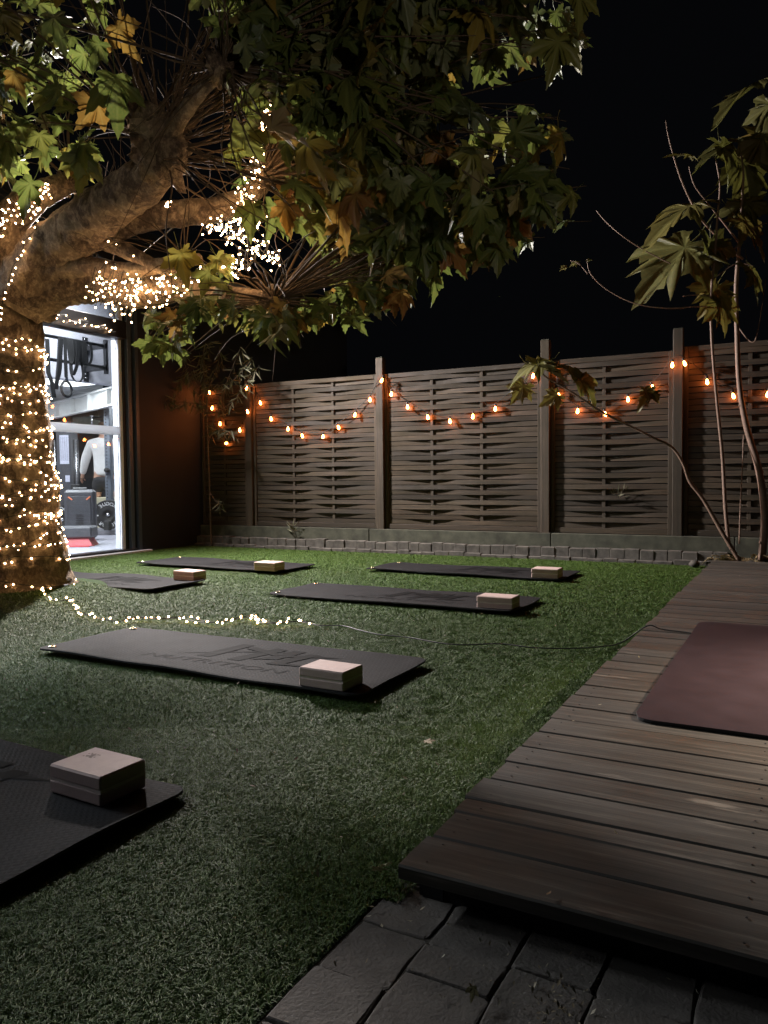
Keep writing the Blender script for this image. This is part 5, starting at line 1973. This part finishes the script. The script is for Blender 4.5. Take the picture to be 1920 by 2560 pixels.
def sprig(name, base, n, size, label, cat, seed, mat_meshes, spread=.9):
    rr = random.Random(seed)
    t = empty(name, base, label, cat)
    for k in range(n):
        a = rr.uniform(0, 6.28)
        tip = Vector((math.cos(a) * rr.uniform(.02, .1) * spread, -abs(math.sin(a)) * rr.uniform(.01, .07), rr.uniform(.02, .13)))
        if k % 3 == 0:
            mb = MB(); mb.tube([base, base + tip * .6, base + tip], .0018, 4, cap=False); mb.build('stem', M_bamboo, t)
        d = (tip + Vector((rr.gauss(0, .06), rr.gauss(0, .05), rr.gauss(0, .03)))).normalized()
        x = d.cross(Vector((rr.gauss(0, 1), 1, rr.gauss(0, 1)))).normalized()
        o = bpy.data.objects.new('leaf', rr.choice(mat_meshes)); o.parent = t
        o.matrix_basis = Matrix.Translation(tip * .8) @ Matrix((x, d, x.cross(d))).transposed().to_4x4() @ Matrix.Scale(size * rr.uniform(.6, 1.2), 4); COL.objects.link(o)


sprig('weed_tuft', fp(636, 1152, .10), 18, .10, 'small green weed growing on the concrete board ledge', 'weed', 1, NMESH)
sprig('ivy_sprig', fp(1335, 1078, .045), 14, .07, 'small leafy sprig poking through the fence slats low on the right', 'sprig', 2, NMESH)

# ================================================================== YOUNG BROAD-LEAVED TREE ON THE RIGHT
YY = 6.32
def yp(x, y, o=0.0):
    p = onY(x * 1.1573, y * 1.1573, YY - o); return p


yb_ = yp(1642, 1205); yb_.z = .03
yt = empty('young_tree', yb_, 'slender young tree with several thin stems and large drooping leaves behind the deck', 'tree')
ST = [([(1645, 1212, 0), (1652, 1120, 0), (1640, 1020, 0), (1612, 920, 0), (1597, 830, .0), (1592, 720, 0), (1590, 620, 0), (1596, 540, 0), (1600, 470, .1), (1606, 380, .2), (1600, 330, .2)], [.034, .032, .03, .027, .023, .021, .018, .015, .012, .009, .006]),
      ([(1575, 1180, .1), (1567, 1100, .1), (1560, 980, .1), (1548, 860, .15), (1538, 740, .2), (1536, 640, .2), (1545, 540, .3), (1550, 470, .3), (1555, 400, .3), (1545, 340, .3)], [.018, .017, .015, .0135, .012, .011, .010, .009, .007, .005]),
      ([(1597, 1175, .05), (1600, 1080, .05), (1604, 1000, .05), (1606, 940, 0)], [.007, .006, .005, .004]),
      ([(1598, 1212, .15), (1560, 1150, .2), (1520, 1080, .25), (1490, 1040, .3), (1475, 1000, .35), (1450, 965, .4), (1410, 945, .5), (1360, 920, .55), (1300, 890, .65), (1240, 850, .75), (1185, 818, .8), (1165, 800, .85)], [.020, .019, .017, .015, .013, .012, .0115, .0105, .010, .009, .007, .005]),
      ([(1605, 560, 0), (1560, 520, .1), (1520, 480, .2), (1490, 430, .3), (1465, 370, .4), (1445, 300, .5), (1438, 260, .5)], [.012, .011, .010, .0085, .007, .005, .003]),
      ([(1600, 530, 0), (1570, 490, .1), (1530, 440, .2), (1500, 400, .3), (1488, 360, .3)], [.009, .008, .006, .005, .004]),
      ([(1570, 560, .1), (1620, 500, .1), (1659, 480, .1)], [.007, .006, .004]),
      ([(1500, 662, .3), (1440, 666, .35), (1370, 655, .4), (1310, 625, .45), (1275, 590, .5), (1268, 560, .5)], [.006, .0055, .005, .0045, .004, .003]),
      ([(1270, 592, .5), (1250, 570, .5), (1232, 563, .5)], [.004, .003, .002]),
      ([(1592, 660, 0), (1550, 662, .1), (1500, 662, .3)], [.007, .006, .006]),
      ([(1540, 590, .2), (1480, 582, .3), (1400, 545, .4), (1345, 510, .5), (1310, 480, .5), (1288, 455, .5)], [.006, .0055, .005, .0045, .004, .003]),
      ([(1536, 600, .2), (1510, 586, .3), (1465, 590, .35)], [.005, .0045, .004]), ([(1536, 640, .2), (1505, 637, .25), (1475, 640, .3)], [.005, .004, .004]), ([(1545, 600, .2), (1590, 570, .1), (1630, 575, .1)], [.005, .004, .003]),
      ([(1660, 1080, 0), (1668, 1000, 0), (1690, 960, 0)], [.012, .011, .010]), ([(1590, 700, 0), (1625, 740, .05), (1640, 700, .05), (1655, 600, .05)], [.006, .005, .004, .003])]
for P, R in ST:
    Q, RR = catmull([yp(*p) for p in P], R, 6)
    mb = MB()
    m = MB(); m.tube(Q, RR, 9)
    mb.add([Vector(v) + Vector((0, 0, 0)) for v in m.v], m.f, True)
    for k in range(3, len(Q) - 2, 9):       # leaf scars
        if RR[k] > .006:
            mb.lathe([(RR[k] * .3, -RR[k] * .5), (RR[k] * .55, 0), (RR[k] * .3, RR[k] * .5)], Q[k] - RT * RR[k] * (.8 if k % 2 else -.8), 7)
    mb.build('stem', M_stem, yt)
YGEO = [leaf_geo('broad', 300 + k) for k in range(8)]
YMESH = [leaf_mesh('leaf', g, M_young) for g in YGEO]
yo = wloc(yt)
# display x, y, offset towards camera, size, tip angle, facing
YL = [(1430, 572, .4, .56, 218, .45), (1445, 465, .4, .42, 205, .3), (1545, 320, .3, .34, 200, .3), (1580, 345, .3, .28, 300, .3), (1618, 390, .15, .34, 285, .4), (1650, 330, .15, .3, 270, .4),
      (1545, 560, .25, .3, 280, .6), (1530, 650, .2, .28, 240, .7), (1570, 680, .15, .26, 290, .7), (1635, 500, .1, .32, 320, .5), (1610, 470, .1, .28, 260, .4), (1590, 200, .4, .36, 200, .2), (1660, 260, .3, .3, 260, .2),
      (1140, 785, .85, .27, 190, .3), (1195, 800, .8, .30, -15, .3), (1275, 845, .7, .28, -45, .4), (1120, 850, .8, .20, 235, .6), (1188, 862, .8, .17, 210, .7), (1250, 810, .7, .22, -25, .3),
      (1395, 858, .5, .2, 215, .4), (1410, 850, .5, .16, -20, .5), (1240, 567, .5, .07, 190, .5), (1275, 562, .5, .05, 20, .5), (1215, 580, .5, .07, 200, .5), (1640, 610, .1, .26, 300, .4), (1470, 330, .5, .2, 160, .3)]
ry = random.Random(4)
for k, (x, y, o_, s_, ang, face) in enumerate(YL):
    dirn = (RT * math.cos(math.radians(ang)) + UP * math.sin(math.radians(ang)) - FW * .1).normalized()
    n = (-FW * face + UP * 1.0 * (1 - face) + RT * ry.uniform(-.2, .2)).normalized()
    X = dirn.cross(n).normalized(); Z = X.cross(dirn)
    M = Matrix.Translation(yp(x, y, o_) - yo) @ Matrix((X, dirn, Z)).transposed().to_4x4() @ Matrix.Scale(s_ * (1.2 if s_ > .2 else 1), 4) @ Matrix.Translation((0, -.5, 0))
    o = bpy.data.objects.new('leaf', YMESH[k % 8]); o.parent = yt; o.matrix_basis = M; COL.objects.link(o)

# stones and litter at the foot of the young tree
for k, (x, y, s_, lab) in enumerate(((1620, 1195, .07, 'pale rounded stone in the planting bed between the young stems'), (1650, 1200, .06, 'grey stone at the foot of the thickest young stem'), (1500, 1213, .05, 'small dark stone where the cobbles meet the planting bed'))):
    p = yp(x, y, .05); p.z = .03
    mb = MB(); vs = []
    nu, nv = 10, 6
    for j in range(nv + 1):
        for q in range(nu):
            th, ph = math.pi * j / nv, 2 * math.pi * q / nu
            d = Vector((math.sin(th) * math.cos(ph), math.sin(th) * math.sin(ph), math.cos(th) * .7))
            vs.append(p + d * s_ * (1 + .3 * noise.noise(d * 2 + Vector((k, 0, 0)))))
    mb.add(vs, [(j * nu + q, (j + 1) * nu + q, (j + 1) * nu + (q + 1) % nu, j * nu + (q + 1) % nu) for j in range(nv) for q in range(nu)], True)
    tag(mb.build('stone', M_cobble), lab, 'stone')
lit = []
for k in range(46):
    p = yp(ry.uniform(1530, 1659), 1200, .1); lit.append((ry.randrange(14), Matrix.Translation((p.x + ry.gauss(0, .05), 6.28 + ry.uniform(-.12, .2), .05 + ry.uniform(0, .06))) @ Matrix.Rotation(ry.uniform(0, 6), 4, 'Z') @ Matrix.Rotation(ry.uniform(-1, 1), 4, 'X') @ Matrix.Scale(ry.uniform(.05, .1), 4), ry.random()))
me = mass_mesh('leaf_litter', PGEO, lit, leafmat('litter_leaf', [(0.0, (0.10, 0.06, 0.04)), (1.0, (0.26, 0.19, 0.11))], True, .7, .1))
tag(link('leaf_litter', me), 'brown leaf litter heaped round the young tree foot', kind='stuff')

# ================================================================== FALLEN LEAVES AND CRUMBS
def flat_leaf(name, x, y, z, s_, label, cat, group, rz=None, mesh=None, tilt=.35):
    o = bpy.data.objects.new(name, mesh or FLM[ry.randrange(len(FLM))])
    o.location = (x, y, z)
    o.rotation_euler = (ry.uniform(-tilt, tilt), ry.uniform(-tilt, tilt), ry.uniform(0, 6.28) if rz is None else rz)
    o.scale = (s_, s_, s_)
    COL.objects.link(o)
    return tag(o, label, cat, group)


FLM = [leaf_mesh('fallen_leaf', leaf_geo('plane', 500 + k), M_fallen) for k in range(4)]
petal = MB(); petal.add([(-.2, 0, .02), (0, -.45, 0), (.2, 0, .03), (.05, .5, .10), (0, 0, -.04)], [(0, 1, 4), (1, 2, 4), (2, 3, 4), (3, 0, 4)])
pg = (petal.v, petal.f, [0.2] * 5)
PTM = leaf_mesh('fallen_petal', pg, M_fallen)
items = [(919, 1603, .035, 'curled pale fallen leaf on the open grass left of the deck'), (875, 1682, .02, 'tiny fallen leaf on the grass below the curled pale one'), (1185, 1932, .02, 'small pale leaf on the dark front board of the deck'),
         (1495, 1250, .02, None), (1330, 1800, .015, None), (545, 1699, .02, None), (1263, 1330, .02, None), (760, 1315, .02, None), (1090, 1410, .02, None), (1380, 1420, .02, None), (1030, 1500, .02, None), (640, 1640, .02, None)]
SCR = ['pale leaf scrap on the deck boards behind the plum mat', 'brown leaf scrap at the near left corner of the plum mat', 'tiny leaf scrap on the grass below the mat with clear eyelets', 'tiny scrap near the curve of the lead by the deck edge', 'tiny scrap just left of the middle mat', 'tiny scrap right of the block on the middle mat', 'tiny scrap on the grass near the deck end of the lead', 'tiny scrap right of the nearest brass eyelet mat corner', 'tiny scrap on the grass between the two nearest mats']
for x, y, s_, lab in items:
    px_, py_ = x * 1.1573, y * 1.1573
    p = onZ(px_, py_, DZ + .006)
    if p.x > 0.01 and p.y > 0:
        z = DZ + .008
    else:
        p = onZ(px_, py_, .02); z = .022
    on = 'deck' if z > .05 else 'grass'
    flat_leaf('fallen_leaf', p.x, p.y, z, s_, lab or SCR.pop(0), 'fallen leaf', 'small leaf scraps on the ground', mesh=PTM if s_ < .034 else None)
    if lab is None:
        COL.objects[-1]
# crumbs scattered thin over grass, deck and paving
cr = []
for k in range(430):
    x, y = ry.uniform(-3.4, 0), ry.uniform(-1.2, 6.2)
    cr.append((0, Matrix.Translation((x, y, gh(x, y) + .018)) @ Matrix.Rotation(ry.uniform(0, 6), 4, 'Z') @ Matrix.Rotation(ry.uniform(-1, 1), 4, 'X') @ Matrix.Scale(ry.uniform(.007, .021), 4), ry.random()))
for k in range(60):
    x, y = ry.uniform(.02, 1.6), ry.uniform(0.02, 6.0)
    cr.append((0, Matrix.Translation((x, y, DZ + .006)) @ Matrix.Rotation(ry.uniform(0, 6), 4, 'Z') @ Matrix.Scale(ry.uniform(.006, .018), 4), ry.random()))
for k in range(150):
    x, y = abs(ry.gauss(0, .35)) - .04, -abs(ry.gauss(0, .18)) + .03
    if k < 90: x, y = ry.gauss(.36, .03), ry.gauss(-.13, .06)
    cr.append((0, Matrix.Translation((x, y, .006)) @ Matrix.Rotation(ry.uniform(0, 6), 4, 'Z') @ Matrix.Rotation(ry.uniform(-1, 1), 4, 'X') @ Matrix.Scale(ry.uniform(.004, .015), 4), ry.random()))
me = mass_mesh('leaf_crumbs', [pg], cr, leafmat('crumb', [(0.0, (0.07, 0.045, 0.03)), (.6, (0.22, 0.17, 0.11)), (1.0, (0.5, 0.47, 0.38))], True, .7, .05))
tag(link('leaf_crumbs', me), 'tiny dry leaf crumbs scattered over grass, deck and paving', kind='stuff')
for k, (x, y, s_, lab) in enumerate(((815, 1890, .035, 'curled brown leaf on the grass at the deck corner, left one of a pair'), (832, 1880, .03, 'curled brown leaf touching the deck corner, right one of a pair'), (1022, 2143, .02, 'small upright leaf scrap on the paving near the deck front'))):
    p = onZ(x * 1.1573, y * 1.1573, .02)
    flat_leaf('fallen_leaf', p.x, p.y, .03, s_ , lab, 'fallen leaf', 'small leaf scraps on the ground', tilt=1.2)

# ================================================================== LAMPS THAT LIGHT THE SCENE FROM OUTSIDE THE VIEW
def pole_spot(loc, aim, watts, size_deg, blend, col, label, rad=.06):
    t = empty('unseen_spot_lamp', (loc[0], loc[1], 0), label, 'lamp', 'garden spot lamps outside the view')
    mb = MB(); d = (Vector(aim) - Vector(loc)).normalized()
    bk = Vector(loc) - d * .17
    mb.tube([(bk.x, bk.y, 0), (bk.x, bk.y, bk.z)], .02, 10); mb.build('pole', M_blackm, t)
    q = d.to_track_quat('-Z', 'Y')
    Mx = Matrix.Translation(Vector(loc)) @ q.to_matrix().to_4x4()
    mb = MB(); mb.lathe([(.03, .16), (.07, .13), (.09, .02), (.084, .02), (.06, .12), (.02, .14)], (0, 0, 0), 18, Mx); mb.build('shade', M_blackm, t)
    ld = bpy.data.lights.new('spot', 'SPOT'); ld.energy = watts; ld.spot_size = math.radians(size_deg); ld.spot_blend = blend; ld.color = col; ld.shadow_soft_size = rad
    lo = bpy.data.objects.new('spot_light', ld); lo.parent = t; lo.location = Vector(loc) - Vector(t.location); lo.rotation_euler = q.to_euler()
    COL.objects.link(lo)


# floodlight under the gym eave
fl = empty('flood_light', (HX + .02, 4.9, 3.30), 'white led floodlight under the eave of the gym above the doors', 'lamp')
mb = MB(); mb.box(HX + .02, HX + .10, 4.75, 5.05, 3.34, 3.52); mb.build('housing', M_blackm, fl)
ld = bpy.data.lights.new('flood', 'SPOT'); ld.spot_size = math.radians(150); ld.spot_blend = .9; ld.shadow_soft_size = .10; ld.energy = FACADE_W; ld.color = (1.0, .92, .88)
lo = bpy.data.objects.new('flood_lamp', ld); lo.parent = fl; lo.location = (.20, 0, .10); lo.rotation_euler = Vector((1, -.42, -.55)).to_track_quat('-Z', 'Y').to_euler()
COL.objects.link(lo)

pole_spot((2.3, 2.25, 1.5), (1.6, 1.85, 0), DECK_W, 76, 1.0, (1.0, .78, .60), 'warm spot lamp on a pole right of the deck', .05)
pole_spot((3.0, -2.6, .9), (-1.7, 2.9, 3.9), FILL_W, 56, 1.0, (1.0, .86, .72), 'added warm fill spot behind the camera, aimed up at the crown', .12)  # fill light added out of view to brighten the crown leaves; pole and shade invented
